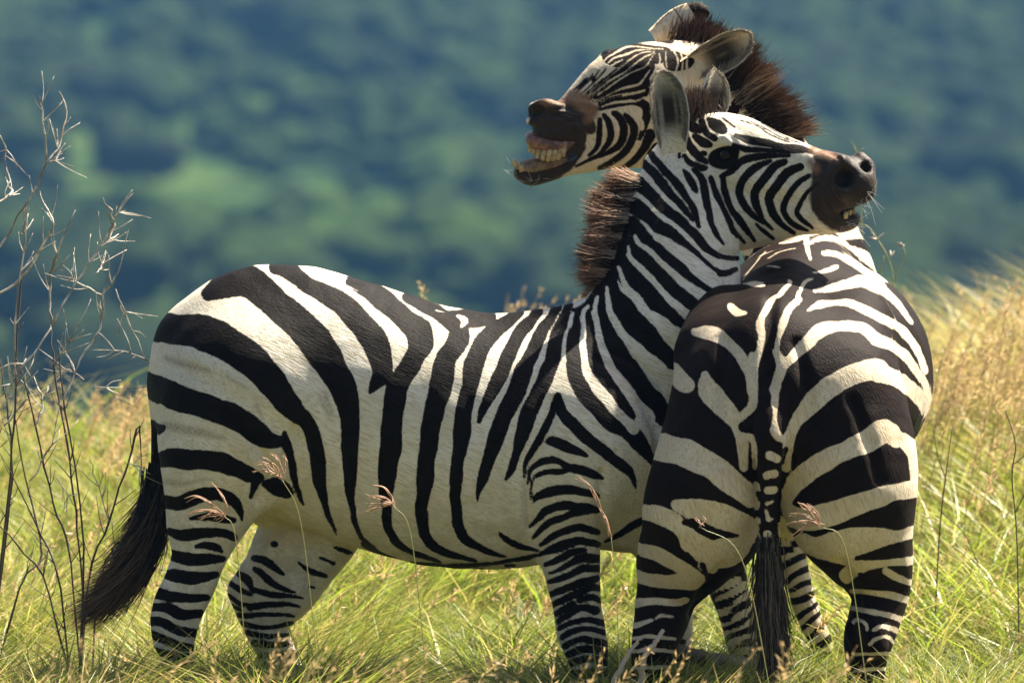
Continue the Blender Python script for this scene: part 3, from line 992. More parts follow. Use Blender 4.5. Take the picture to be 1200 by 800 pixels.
# folds of the skin, wrinkles of the muzzles and nostrils
A_CREASE = fr(0, 0, 1, [[652,470,2, 640,510,4, 626,545,4, 620,585,4, 622,615,2], [346,500,1, 334,540,3, 318,562,4, 300,585,3], [705,555,2, 704,585,3, 706,625,3],
                        [752,470,2, 768,500,3, 772,530,2], [262,480,1, 300,520,2, 318,550,2], [848,297,2, 868,303,3], [700,420,1, 735,440,2, 760,470,2], [705,405,1, 745,425,2, 775,450,2]])
A_WRINKLE = fr(*G2, [[850,480,4, 890,462,6, 940,480,6, 980,510,4], [930,640,4, 945,680,8, 985,720,6], [900,700,4, 930,750,8, 960,790,6], [380,400,3, 440,380,6, 490,430,5], [370,530,3, 420,560,6, 480,540,4]])
A_HOLE = fr(*G2, [[1000,570,44, 1016,590,60, 1010,615,50], [1098,540,20, 1096,556,24]])
B_CREASE = fr(0, 0, 1, [[903,352,3, 900,400,5, 900,450,5], [934,402,1, 946,450,3, 952,500,2], [905,520,4, 906,580,6, 912,615,4], [893,540,3, 894,600,4], [1000,470,1, 1020,520,2, 1030,560,1],
                        [985,662,3, 1000,690,4, 1004,720,3], [848,666,3, 826,690,4, 815,720,3], [850,400,1, 842,450,2, 836,490,1]])
B_WRINKLE = fr(*G5, [[340,262,5, 420,245,8, 490,275,8, 560,320,5], [400,205,4, 470,235,8, 540,250,4], [300,275,4, 345,258,7, 395,275,5], [420,300,5, 500,300,8, 555,345,5], [350,215,4, 420,215,6, 480,205,4], [200,285,4, 260,300,6]])
B_HOLE = fr(*G5, [[185,240,50, 215,225,70, 245,215,60]])

for s_ in A_FAR:
    s_[:, 2] *= 0.72
# ================================================================== zebras
VOX = 0.0062
def finish_body(V, F, att, ears, mat, root, extra=()):
    Vs, Fs, off = [V], [F], len(V)
    A = {k: [v] for k, v in att.items()}
    for (ev, ef, inner, u, v, tipdark) in ears:
        Vs.append(ev); Fs.append(ef + off); off += len(ev)
        n = len(ev)
        rim = sstep(0.80, 1.0, np.abs(v))
        st = vnoise(np.stack([v * 9, u * 2.2, u * 0 + off * 0.01], 1), 12)
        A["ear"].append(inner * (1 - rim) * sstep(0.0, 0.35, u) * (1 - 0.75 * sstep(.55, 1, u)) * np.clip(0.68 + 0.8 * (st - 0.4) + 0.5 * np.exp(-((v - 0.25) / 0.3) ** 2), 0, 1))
        sd = np.where(inner > 0.5, 6.0, np.where(u > tipdark, -5.0, np.where((u > 0.42) & (u < 0.5), -1.0, 6.0)))
        A["stripe"].append(sd)
        for k in ("brown", "muzz", "muzb", "dust_shade"):
            A[k].append(np.zeros(n))
    return mesh_obj("body", np.vstack(Vs), [np.vstack(Fs)] + list(extra), mat, root, True, {k: np.concatenate(v) for k, v in A.items()})

def ear_fuzz(root, ears, mat, rng):
    """pale hairs lining the ears and fringing their rims"""
    R, Dv, L = [], [], []
    for e in ears:
        V, u, v, inner = e[0], e[3], e[4], e[2]
        n = len(V) // 2
        nu, nv = 26, 19
        A = V[:n].reshape(nu, nv, 3)
        for _ in range(900):
            i = rng.uniform(3, nu - 1.01); sgn = rng.choice([-1, 1])
            j = (nv - 1) * (0.5 + 0.5 * sgn * (1 - abs(rng.normal()) * 0.09))
            j = min(max(j, 0), nv - 1.01)
            a, b = int(i), int(j)
            p = A[a, b] + (A[a + 1, b] - A[a, b]) * (i - a)
            c = A[a, nv // 2]
            up = A[min(a + 2, nu - 1), b] - A[a, b]
            up /= np.linalg.norm(up) + 1e-9
            inw = c - p; inw /= np.linalg.norm(inw) + 1e-9
            if rng.random() < 0.55:
                d = up * 0.8 + inw * rng.uniform(0.2, 0.9); l = rng.uniform(0.012, 0.03)
            else:
                d = up * 0.7 - inw * rng.uniform(0.2, 0.8); l = rng.uniform(0.004, 0.010)
            R.append(p); Dv.append(d + rng.normal(size=3) * 0.2); L.append(l)
    n = len(R)
    c = np.array([0.50, 0.44, 0.34]) * (0.5 + 0.7 * rng.random((n, 1)))
    strands("ear_fringe", root, R, Dv, L, c, c, 0.0008, mat, seg=3, rng=rng)

def wander(V, px, py, head):
    """let the edges of the markings wander a little, as hair lies"""
    k = np.where(head, 0.45, 1.0)
    out = []
    for i, p in enumerate((px, py)):
        out.append(p + k * (3.0 * (vnoise(V * 22.0, 50 + i) - 0.5) + 0.9 * (vnoise(V * 70.0, 60 + i) - 0.5)))
    return out

def surf(V, N, px, py, x, y, rad=3.0):
    """frontmost skin point under a pixel"""
    m = np.nonzero((np.hypot(px - x, py - y) < rad) & (N @ CF < 0))[0]
    return V[m[np.argmin(V[m] @ CF)]]

def mirror(V, c, n, side):
    """fold points on the far side of the plane (c, n) onto the side that n*side points to"""
    d = (V - c) @ n
    far = d * side < 0
    out = V.copy()
    out[far] -= 2 * d[far][:, None] * n
    return out

def curve_roots(pts, n, rng):
    a = catmull(np.array(pts, float), 8)
    L = np.r_[0, np.cumsum(np.linalg.norm(np.diff(a, axis=0), axis=1))]
    t = np.sort(rng.random(n)) * L[-1]
    return np.stack([np.interp(t, L, a[:, k]) for k in range(a.shape[1])], 1), t

# ------------------------------------------------------------------ left zebra, side on
def zebra_left():
    root = thing("zebra", "zebra standing side on at the left, its head laid over the other zebra's back", "zebra", (W(430, 900, 0)[0], 0, 0.0), "zebras tussling in the grass")
    hy = lambda px: 0.24 - 0.42 * (px - 810) / S
    nh = np.array([math.sin(.40), math.cos(.40) * math.cos(.26), math.sin(.26)]); nh /= np.linalg.norm(nh)
    Y = (0, 1, 0)
    H = lambda px, py, r: (px, py, hy(px), r)
    ch = [
        Chain("torso", [(302, 451, 0, 129), (330, 456, 0, 139), (365, 464, 0, 146), (420, 483, 0, 150), (480, 503, 0, 150), (550, 519, 0, 149), (610, 519, 0, 146), (650, 512, 0, 138), (676, 512, 0, 118), (694, 516, 0, 98)], 0.84, Y, 0.05),
        Chain("torso", [(230, 402, 0.02, 38), (290, 362, 0, 42), (360, 356, 0, 40)], 1.0, Y, 0.06),
        Chain("torso", [(560, 425, 0, 46), (620, 415, 0, 46), (680, 402, 0, 46), (712, 392, 0, 44)], 0.7, Y, 0.08),
        Chain("neck", [(720, 480, 0, 102), (768, 412, 0.02, 98), (787, 352, 0.05, 82), (799, 292, 0.10, 68), (805, 240, 0.16, 58), (812, 200, 0.22, 50)], 0.62, Y, 0.07),
        # crest that carries the mane
        Chain("neck", [(708, 372, 0.02, 20), (738, 330, 0.06, 19), (751, 285, 0.10, 17), (758, 240, 0.16, 16), (768, 195, 0.22, 14)], 0.8, Y, 0.05),
        # near shoulder and foreleg
        Chain("torso", [(690, 450, -0.06, 56), (690, 520, -0.13, 72), (672, 570, -0.16, 52), (660, 612, -0.16, 41), (667, 650, -0.16, 35), (675, 700, -0.16, 29), (682, 740, -0.16, 28.5), (689, 775, -0.16, 23), (692, 830, -0.16, 17), (694, 872, -0.16, 20), (699, 903, -0.16, 20)], 0.85, Y, 0.05),
        Chain("torso", [(745, 520, -0.08, 58), (752, 570, -0.06, 50), (735, 610, -0.03, 38)], 0.9, Y, 0.06),
        # far foreleg
        Chain("farfore", [(735, 585, 0.14, 62), (766, 622, 0.15, 38), (783, 680, 0.15, 27), (788, 740, 0.14, 24), (784, 775, 0.14, 21), (779, 830, 0.16, 16), (775, 868, 0.16, 19), (777, 894, 0.16, 18)], 0.85, Y, 0.05),
        # near hind leg
        Chain("torso", [(300, 470, -0.13, 110), (264, 530, -0.15, 78), (250, 575, -0.15, 58), (241, 610, -0.15, 46), (234, 650, -0.15, 33), (222, 684, -0.15, 31), (208, 715, -0.15, 29), (204, 742, -0.15, 26), (207, 770, -0.15, 20), (211, 830, -0.15, 17), (213, 876, -0.15, 20), (219, 904, -0.15, 20)], 0.8, Y, 0.05),
        Chain("torso", [(198, 700, -0.15, 10), (190, 722, -0.15, 11), (197, 750, -0.15, 11)], 1, Y, 0.03),
        # flank fold to the stifle
        Chain("torso", [(345, 520, -0.2, 40), (318, 560, -0.19, 24), (300, 575, -0.18, 20)], 0.7, Y, 0.05),
        # far hind leg, stepping forward
        Chain("farhind", [(330, 520, 0.14, 95), (372, 600, 0.15, 58), (352, 640, 0.15, 55), (322, 690, 0.15, 45), (310, 716, 0.15, 33), (318, 750, 0.15, 22), (338, 790, 0.15, 19), (362, 846, 0.15, 17), (374, 872, 0.15, 20), (386, 892, 0.15, 19)], 0.8, Y, 0.05),
        Chain("farhind", [(293, 672, 0.15, 13), (277, 690, 0.15, 12), (290, 715, 0.15, 12)], 1, Y, 0.03),
        # tail dock
        Chain("tail", [(205, 400, 0.03, 14), (190, 450, 0.03, 14), (190, 520, 0.03, 13), (188, 570, 0.03, 10)], 1, Y, 0.02),
        # head
        Chain("head", [H(812, 172, 36), H(838, 176, 42), H(860, 181, 45)], 0.84, nh, 0.05),
        Chain("head", [H(850, 176, 43), H(880, 185, 43), H(905, 194, 40), H(950, 204, 33), H(985, 211, 32), H(1000, 214, 26)], 0.78, nh, 0.03),
        Chain("head", [H(972, 226, 32), H(994, 221, 28), H(1003, 222, 20)], 0.95, nh, 0.03),
        Chain("head", [H(832, 215, 60), H(846, 243, 53), H(880, 244, 48), H(920, 240, 40), H(952, 243, 30)], 0.58, nh, 0.04),
        Chain("head", [H(945, 247, 26), H(972, 254, 20), H(990, 256, 15), H(998, 255, 11)], 0.95, nh, 0.025),
    ]
    far = lambda px, py, o, r: (px, py, hy(px) + o, r)
    ch += [
        # brow, cheek ridge, nostril wings
        Chain("head", [far(835, 166, -0.09, 9), far(850, 163, -0.095, 10), far(866, 172, -0.09, 8)], 1, nh, 0.02),
        Chain("head", [far(862, 205, -0.075, 10), far(905, 215, -0.065, 9), far(935, 222, -0.055, 8)], 1, nh, 0.035),
        Chain("head", [far(985, 190, -0.05, 10), far(978, 207, -0.062, 10), far(988, 225, -0.06, 9)], 1, nh, 0.015),
        Chain("head", [far(1008, 186, 0.03, 9), far(1018, 195, 0.03, 8), far(1016, 212, 0.01, 9)], 1, nh, 0.015),
    ]
    subs = [
        Chain("cut", [far(1030, 245, 0.0, 9), far(1000, 245, 0.0, 6), far(978, 243, 0.0, 3)], 3.0, nh, 0.012),
        Chain("cut", [far(994, 203, -0.09, 14), far(988, 211, -0.06, 11)], 1, nh, 0.012),
        Chain("cut", [far(1015, 196, -0.01, 7), far(1013, 197, 0.005, 6)], 1, nh, 0.008),
        Chain("cut", [far(846, 183, -0.125, 11), far(850, 184, -0.125, 11)], 1, nh, 0.012),
    ]
    V, F = skin(ch, subs, VOX)
    V0 = V
    names = np.array([c.region for c in ch])
    hm = names[np.stack([c.at(V)[0] for c in ch]).argmin(0)] == "head"
    N = normals(V, F)
    V = organic(V, N, 1.0 - 0.55 * hm)
    px, py = P(V)
    ok = (N @ CF < 0.1)
    groove(V, N, px, py, A_CREASE, 0.011, 4.5, ok & ~hm)
    groove(V, N, px, py, A_WRINKLE, 0.0045, 2.0, ok & hm)
    V, F, ngons = refine(V, F, hm)
    N = normals(V, F)
    D = np.stack([c.at(V)[0] for c in ch])
    reg = names[D.argmin(0)]
    U = V.copy()
    head = reg == "head"
    cH = W(850, 180, hy(850))
    vw = (V - CP) / np.linalg.norm(V - CP, axis=1, keepdims=True)
    head2 = head & ((N * vw).sum(1) > 0.05)
    U[head2] = mirror(V[head2], cH, nh, -1)
    body = ((reg == "torso") | (reg == "neck") | (reg == "tail")) & ((N * vw).sum(1) > 0.05)
    U[body] = mirror(V[body], np.zeros(3), np.array([0, 1.0, 0]), -1)
    ff = (reg == "farfore") & (P(V)[1] > 668)
    U[ff, 0] -= 90 / S
    px, py = wander(U, *P(U), head)
    d = stroke_sdf(px, py, A_BLACK)
    d = np.maximum(d, -stroke_sdf(px, py, A_WHITE))
    fh = reg == "farhind"
    dF = stroke_sdf(px[fh], py[fh], A_FAR)
    d[fh] = np.where(py[fh] > 560, dF, d[fh])
    d[reg == "tail"] = np.where(py[reg == "tail"] > 500, -5, d[reg == "tail"])
    brown = sstep(1, -6, stroke_sdf(px, py, A_BROWN)) * (reg != "farhind")
    muzz = sstep(6, -5, stroke_sdf(px, py, A_MUZZ)) * head
    muzb = sstep(4, -6, stroke_sdf(px, py, A_MUZB)) * head
    dust_shade = sstep(520, 680, py) * 0.8
    hole = sstep(2.5, -2, stroke_sdf(px, py, A_HOLE)) * head
    ears = []
    e = ear(W(783, 170, 0.11), W(773, 83, 0.08), (0.45, -0.9, 0.05), 26 / S)
    ears.append((*e, 0.86))
    e = ear(W(822, 142, 0.30), W(838, 82, 0.34), (0.65, -0.55, 0.0), 25 / S)
    ears.append((*e, 0.86))
    mat = coat_material("zebra_coat", (0.0040, 0.0030, 0.0026), (0.80, 0.735, 0.60), 0.0, (0.0, 0.45, 0.0))
    finish_body(V, F, dict(stripe=d, brown=brown, muzz=muzz, muzb=muzb, ear=hole, dust_shade=dust_shade), ears, mat, root, ngons)
    ear_fuzz(root, ears, hair_material('ear_fringe_hair', 0.5), np.random.default_rng(5))
    p0x, p0y = P(V)
    c = surf(V, N, p0x, p0y, 848, 183)
    ball("eye", c + np.array([0, 0.008, 0]), 0.021, EYE.m, root)
    ball("eye", mirror(c[None], cH, nh, 1)[0], 0.021, EYE.m, root)
    # a row of lower and upper front teeth
    tb = MB()
    for k in range(5):
        a = (k - 2) * 0.013
        p = W(1000 - abs(k - 2) * 2.5, 247, hy(1000)) + nh * a
        v, f = tube([p + [0, 0, -0.014], p, p + [0.002, 0, 0.008]], [0.007, 0.0072, 0.0055], 8)
        tb.add(v, f)
    tb.build("teeth", TEETH.m, root)
    rng = np.random.default_rng(77)
    R = np.array([surf(V, N, p0x, p0y, *q) for q in ((1016, 234), (1010, 238), (1002, 262), (994, 266), (984, 268), (1018, 226), (1004, 240), (990, 262)) for _ in range(3)])
    Dv = np.array([0.8, -0.4, -0.35]) + rng.normal(size=R.shape) * 0.45
    strands("whiskers", root, R, Dv, 0.03 + 0.05 * rng.random(len(R)), np.full((len(R), 3), 0.5), np.full((len(R), 3), 0.6), 0.0006, hair_material("whisker_hair", 0.5), rng.normal(size=R.shape) * 0.2)
    # mane
    rng = np.random.default_rng(21)
    pts = [W(700, 352, 0.02), W(716, 345, 0.04), W(731, 322, 0.06), W(738, 300, 0.09), W(742, 270, 0.12), W(746, 240, 0.16), W(749, 218, 0.18), W(752, 206, 0.20)]
    n = 11000
    R, t = curve_roots(pts, n, rng)
    qx, qy = P(R)
    R[:, 1] += rng.normal(size=n) * 0.013
    sd = stroke_sdf(qx + 7, qy + 2, A_BLACK)
    band = np.sin((qy - 212) * 2 * math.pi / 23.5 + 0.5 * np.sin(qy / 9))
    dark = np.where(rng.random(n) < np.where(band > 0.30, 0.95, 0.06), 1.0, 0.0)[:, None]
    cr = dark * np.array([0.016, 0.011, 0.009]) + (1 - dark) * np.array([0.66, 0.57, 0.46])
    ct = dark * np.array([0.24, 0.12, 0.07]) + (1 - dark) * np.array([0.62, 0.42, 0.29])
    up = sstep(350, 300, qy)
    wob = 0.6 * (vnoise(np.stack([qy / 5.0, qy * 0, qy * 0], 1), 9) - 0.5) + 0.25 * np.cos((qy - 212) * 2 * math.pi / 23.5)
    ddir = np.stack([-0.94 - 0.0 * up, rng.normal(size=n) * 0.16, 0.14 + 0.26 * (1 - up) + wob * 0.35 + rng.normal(size=n) * 0.11], 1)
    L = (0.128 + 0.05 * wob + 0.016 * rng.normal(size=n)) * (0.45 + 0.55 * sstep(352, 325, qy)) * (0.45 + 0.55 * sstep(204, 226, qy))
    strands("mane", root, R - ddir * 0.012, ddir, L, cr, ct, 0.00105, hair_material("mane_hair", 0.62), np.stack([np.zeros(n), rng.normal(size=n) * 0.05, -0.12 + rng.normal(size=n) * 0.12], 1))
    # tail tuft
    n = 3600
    pts = [W(190, 540, 0.02), W(188, 575, 0.02), W(180, 620, 0.0), W(170, 655, 0.0)]
    R, t = curve_roots(pts, n, rng)
    u = (t / t.max())[:, None]
    R = R + rng.normal(size=(n, 3)) * [0.016, 0.016, 0.01]
    ddir = np.array([-0.05, 0, -1]) * (1 - u) + np.array([-0.42, -0.05, -0.9]) * u + rng.normal(size=(n, 3)) * 0.10
    L = 0.17 + 0.07 * rng.random(n)
    cr = np.tile([0.009, 0.007, 0.006], (n, 1)); ct = cr + (rng.random((n, 1)) < 0.25 + 0.65 * u) * np.array([0.26, 0.15, 0.07]) + 0.004
    strands("tail_tuft", root, R, ddir, L, cr, ct, 0.0022, hair_material("tail_hair", 0.15), np.array([[-0.34, 0, 0.02]]) * (0.5 + u) + rng.normal(size=(n, 3)) * 0.10)
    # forelock between the ears
    n = 700
    R = W(812, 138, 0.23) + rng.normal(size=(n, 3)) * [0.020, 0.03, 0.008]
    ddir = np.array([0.15, -0.1, 0.9]) + rng.normal(size=(n, 3)) * 0.22
    cr = np.tile([0.05, 0.032, 0.024], (n, 1))
    strands("forelock", root, R, ddir, 0.06 + 0.035 * rng.random(n), cr, cr * 2, 0.0014, hair_material("forelock_hair"))
    for x, y in ((219, -0.15), (386, 0.15), (699, -0.16), (777, 0.16)):
        hoof(root, W(x, 895, y)[0], y, (1, 0))
    return root

# ------------------------------------------------------------------ right zebra, seen from behind
def zebra_right():
    root = thing("zebra", "zebra seen from behind, rump to the viewer, mouth open with teeth bared", "zebra", (W(920, 900, 0.1)[0], 0.1, 0.0), "zebras tussling in the grass")
    a = math.radians(12)
    rt = np.array([math.cos(a), -math.sin(a), 0])
    ch = [
        Chain("torso", [(912, 470, -0.27, 122), (922, 464, -0.10, 127), (938, 449, 0.10, 136), (951, 441, 0.25, 140), (960, 437, 0.5, 136), (964, 428, .75, 112), (963, 430, .92, 88)], 1.0, rt, 0.05),
        # hips, croup and withers
        Chain("torso", [(838, 412, -0.22, 44), (850, 380, -0.05, 44)], 1, rt, 0.07),
        Chain("torso", [(1002, 412, -0.24, 44), (1000, 378, -0.05, 44)], 1, rt, 0.07),
        Chain("torso", [(905, 400, -0.36, 40), (912, 382, -0.12, 44), (935, 342, 0.25, 46), (952, 328, 0.6, 50), (958, 326, 0.8, 52)], 0.9, rt, 0.08),
        Chain("torso", [(897, 378, 0.12, 46), (903, 352, .42, 54), (922, 335, .7, 56)], 1, rt, 0.07),
        # right hind leg
        Chain("torso", [(978, 470, -0.33, 88), (992, 540, -0.39, 84), (1000, 590, -0.40, 76), (1012, 630, -0.37, 62), (1023, 660, -0.34, 48), (1030, 695, -0.33, 36), (1024, 725, -0.36, 33), (1018, 748, -0.38, 31), (1015, 780, -0.38, 24), (1014, 840, -0.36, 18), (1015, 888, -0.34, 21), (1016, 914, -0.36, 21)], 0.95, rt, 0.05),
        # left hind leg
        Chain("torso", [(860, 470, -0.33, 72), (839, 540, -0.40, 73), (824, 590, -0.41, 72), (812, 630, -0.38, 64), (796, 660, -0.34, 52), (784, 690, -0.33, 39), (776, 722, -0.35, 34), (768, 752, -0.38, 28), (762, 785, -0.38, 23), (757, 845, -0.36, 18), (755, 890, -0.34, 21), (755, 916, -0.36, 21)], 0.95, rt, 0.05),
        Chain("torso", [(938, 590, -0.40, 22), (962, 620, -0.41, 30), (985, 632, -0.40, 30)], 1, rt, 0.05),
        Chain("torso", [(880, 600, -0.40, 22), (862, 628, -0.41, 30), (845, 640, -0.40, 28)], 1, rt, 0.05),
        # hocks
        Chain("torso", [(1000, 735, -0.44, 10), (1006, 752, -0.45, 10)], 1, rt, 0.02), Chain("torso", [(1030, 738, -0.44, 10), (1030, 758, -0.45, 11)], 1, rt, 0.02),
        Chain("torso", [(768, 735, -0.43, 11), (764, 760, -0.44, 11)], 1, rt, 0.02),
        # forelegs beyond
        Chain("fore", [(880, 560, 0.72, 80), (845, 630, 0.68, 40), (848, 668, 0.66, 31), (860, 710, 0.66, 24), (868, 748, 0.66, 20), (872, 790, 0.66, 15), (872, 835, 0.66, 18), (872, 858, 0.64, 18)], 0.9, rt, 0.04),
        Chain("fore", [(945, 560, 0.74, 80), (932, 615, 0.72, 30), (927, 645, 0.7, 20), (938, 690, 0.68, 17), (950, 728, 0.68, 16), (962, 752, 0.68, 14), (972, 800, 0.70, 14), (976, 832, 0.70, 17), (980, 856, 0.68, 17)], 0.9, rt, 0.04),
        # tail dock
        Chain("dock", [(905, 440, -0.47, 17), (903, 490, -0.56, 17), (902, 530, -0.585, 16), (901, 570, -0.585, 14), (900, 610, -0.57, 11), (901, 640, -0.56, 8)], 1, rt, 0.03),
        # neck bending back towards the left
        Chain("neck", [(955, 372, .80, 84), (948, 318, .84, 74), (925, 258, .84, 66), (890, 205, .80, 60), (853, 160, .76, 55), (822, 122, .72, 48)], 0.6, (0, 1, 0), 0.07),
        Chain("neck", [(985, 300, .85, 20), (960, 235, .84, 18), (930, 180, .80, 17), (898, 135, .76, 16), (868, 98, .74, 15), (838, 62, .71, 14)], 0.8, (0, 1, 0), 0.05),
    ]
    # head: pointing left and down, forehead rolled towards the viewer
    dd = np.array([-1, -0.25, -0.38]); dd /= np.linalg.norm(dd)
    e1 = np.array([0, -1.0, 0]) - dd * (-dd[1]); e1 /= np.linalg.norm(e1)
    e2 = np.cross(dd, e1); e2 *= np.sign(e2[2])
    rl = math.radians(28)
    nh = math.cos(rl) * e1 - math.sin(rl) * e2
    fh = math.cos(rl) * e2 + math.sin(rl) * e1
    hy = lambda px: 0.69 - 0.25 * (830 - px) / S
    H = lambda px, py, r, o=0.0: (px, py, hy(px) + o, r)
    ch += [
        Chain("head", [H(812, 84, 36), H(785, 88, 42), H(758, 98, 48)], 0.9, nh, 0.05),
        Chain("head", [H(752, 97, 46), H(725, 102, 45), H(697, 120, 36), H(670, 137, 27), H(645, 140, 20), H(634, 138, 15)], 0.82, nh, 0.03),
        Chain("head", [H(690, 140, 26, -.02), H(660, 152, 22, -.02), H(643, 156, 19, -.02)], 1.0, nh, 0.02),
        Chain("head", [H(790, 122, 52), H(764, 146, 52), H(732, 152, 50), H(702, 166, 37), H(676, 181, 24)], 0.6, nh, 0.035),
        Chain("head", [H(690, 176, 26), H(668, 187, 18), H(645, 198, 15), H(624, 204, 14), H(612, 202, 11)], 0.95, nh, 0.02),
        # far brow with its eye
        Chain("head", [H(724, 68, 8, .10), H(713, 65, 8, .10), H(704, 73, 7, .09)], 1, nh, 0.02),
        # wrinkled upper lip and nostril rim
        Chain("head", [H(627, 128, 9, -.03), H(640, 124, 9, -.045), H(655, 128, 8, -.05)], 1, nh, 0.012),
        Chain("head", [H(622, 141, 6, -.03), H(640, 139, 7, -.055), H(660, 141, 7, -.06), H(680, 147, 9, -.06)], 1, nh, 0.012),
        Chain("head", [H(648, 130, 6, -.05), H(664, 134, 6, -.06), H(678, 138, 6, -.06)], 1, nh, 0.010),
    ]
    subs = [
        Chain("cut", [H(590, 174, 7), H(612, 176, 9), H(640, 182, 8), H(662, 180, 6), H(684, 163, 4)], 3.2, nh, 0.012),
        Chain("cut", [H(627, 133, 6, -.085), H(629, 134, 5, -.06)], 1, nh, 0.01),
        Chain("cut", [H(640, 133, 2.5, -.075), H(668, 138, 2.5, -.085), H(686, 142, 2.5, -.08)], 1, nh, 0.008),
    ]
    V, F = skin(ch, subs, VOX)
    names = np.array([c.region for c in ch])
    hm = names[np.stack([c.at(V)[0] for c in ch]).argmin(0)] == "head"
    N = normals(V, F)
    V = organic(V, N, 1.0 - 0.55 * hm)
    px, py = P(V)
    ok = (N @ CF < 0.1)
    groove(V, N, px, py, B_CREASE, 0.013, 6.0, ok & ~hm)
    groove(V, N, px, py, B_WRINKLE, 0.006, 1.8, ok & hm)
    groove(V, N, px, py, B_HOLE, 0.012, 2.5, ok & hm)
    V, F, ngons = refine(V, F, hm)
    N = normals(V, F)
    D, AL = zip(*[c.at(V) for c in ch])
    D = np.stack(D); AL = np.stack(AL)
    near = D.argmin(0)
    reg = names[near]
    al = AL[near, np.arange(len(V))]
    U = V.copy()
    head = reg == "head"
    cH = W(725, 110, hy(725))
    vw = (V - CP) / np.linalg.norm(V - CP, axis=1, keepdims=True)
    head2 = head & ((N * vw).sum(1) > 0.05)
    U[head2] = mirror(V[head2], cH, nh, 1)
    px, py = wander(U, *P(U), head)
    d = -stroke_sdf(px, py, B_WHITE)
    d = np.minimum(d, stroke_sdf(px, py, B_BLACK))
    # flanks and front turned away from the viewer: upright bands round the barrel
    vd = V - CP
    vd /= np.linalg.norm(vd, axis=1, keepdims=True)
    face = -(N * vd).sum(1)
    al0 = ch[0].at(V)[1]
    wv = (vnoise(V * 4.0, 2) - 0.5) * 0.10
    ph = (al0 + wv + 0.20 * (V[:, 2] - 0.9) * (al0 < 0.35)) / 0.125
    band = (np.abs(ph - np.floor(ph) - 0.5) - 0.25) * 0.125 * S
    w = sstep(0.08, -0.05, face) * (V[:, 2] > 0.45)
    d = np.where(reg == "torso", d * (1 - w) + band * w, d)
    # forelegs: narrow rings
    fo = reg == "fore"
    ph = (al + 0.25 * (V[:, 0] - 0.7) + (vnoise(V * 18, 5) - 0.5) * 0.03) / 0.040
    ring = (np.abs(ph - np.floor(ph) - 0.5) - 0.27) * 0.040 * S
    d[fo] = np.clip(-ring[fo], -8, 8) * np.where(V[fo, 2] > 0.25, 1, 1)
    nk = reg == "neck"
    ph = (al + (vnoise(V * 5, 6) - 0.5) * 0.06) / 0.085
    d[nk] = ((np.abs(ph - np.floor(ph) - 0.5) - 0.25) * 0.085 * S)[nk]
    hd = stroke_sdf(px[head], py[head], B_HEAD)
    d[head] = np.maximum(hd, -stroke_sdf(px[head], py[head], B_HEADW))
    d[head] = np.minimum(d[head], stroke_sdf(px[head], py[head], B_HEADL))
    muzz = sstep(3, -4, stroke_sdf(px, py, B_MUZZ)) * head
    muzb = sstep(3, -5, stroke_sdf(px, py, B_MUZB)) * head
    brown = np.zeros(len(V))
    dust_shade = sstep(600, 700, py) * 0.6 + 0.45 * sstep(500, 420, py) * sstep(950, 900, px) * (reg == "torso")  # dust on the legs, plus the dim left croup's shade painted in tan
    hole = sstep(2.5, -2, stroke_sdf(px, py, B_HOLE)) * head
    ears = []
    ears.append((*ear(W(812, 74, 0.61), W(880, 40, 0.57), (0.12, -0.95, -0.35), 25 / S), 0.9))
    ears.append((*ear(W(775, 46, 0.79), W(830, 13, 0.83), (0.45, 0.55, 0.62), 22 / S), 0.72))
    mat = coat_material("zebra_coat_brown", (0.0060, 0.0032, 0.0023), (0.76, 0.64, 0.47), 0.01, (0.0, 1.25, 0.35))
    finish_body(V, F, dict(stripe=d, brown=brown, muzz=muzz, muzb=muzb, ear=hole, dust_shade=dust_shade), ears, mat, root, ngons)
    ear_fuzz(root, ears, hair_material('ear_fringe_hair_tan', 0.5), np.random.default_rng(6))
    p0x, p0y = P(V)
    c = W(712, 66, hy(709) + 0.075)
    ball("eye", c, 0.016, EYE.m, root)
    ball("eye", W(768, 122, hy(768) - 0.09), 0.020, EYE.m, root)
    # bared gum, upper teeth, lower teeth and the inside of the lower lip
    gb = MB()
    gp = [W(x, y, hy(x) + o) for x, y, o in ((622, 160, 0.0), (626, 165, -0.03), (640, 170, -0.05), (656, 171, -0.055), (672, 166, -0.045))]
    gb.add(*tube(catmull(np.array(gp), 4), np.interp(np.linspace(0, 1, 17), [0, .3, 1], [.018, .024, .014]), 10))
    gb.build("gum", GUM.m, root)
    tb = MB()
    for k, (x, y) in enumerate(((622, 172), (626, 176), (631, 179.5), (637, 182), (643, 183), (649, 182.5), (655, 181), (660, 178))):
        p = W(x, y, hy(x) - 0.02 - 0.045 * min(1, k / 3.5))
        dx = np.array([0.0075, 0.004 * (k < 4), 0])
        v, f = tube([p + np.array([0.005, 0.006, 0.026]), p + np.array([0.002, 0, 0.010]), p + np.array([-0.001, -0.004, -0.008]), p + np.array([-0.001, -0.003, -0.0150])], [0.0075, 0.0082, 0.0080, 0.0062], 8)
        tb.add(v, f)
    tb.build("teeth", TEETH.m, root)
    tb = MB()
    for k, (x, y) in enumerate(((603, 190), (606.5, 194), (611, 197))):
        p = W(x, y, hy(x) - 0.012 - 0.03 * min(1, k / 2.0))
        v, f = tube([p + np.array([0.002, 0, -0.010]), p, p + np.array([0.001, 0, 0.009])], [0.0075, 0.0078, 0.0055], 8)
        tb.add(v, f)
    tb.build("teeth", TEETH.m, root)
    lb = MB()
    lp = [W(x, y, hy(x) + o) for x, y, o in ((604, 196, 0), (615, 196, -.01), (630, 194, -.015), (648, 192, -.015), (664, 186, -.01))]
    lb.add(*tube(catmull(np.array(lp), 4), np.interp(np.linspace(0, 1, 17), [0, .4, 1], [.012, .026, .014]), 10))
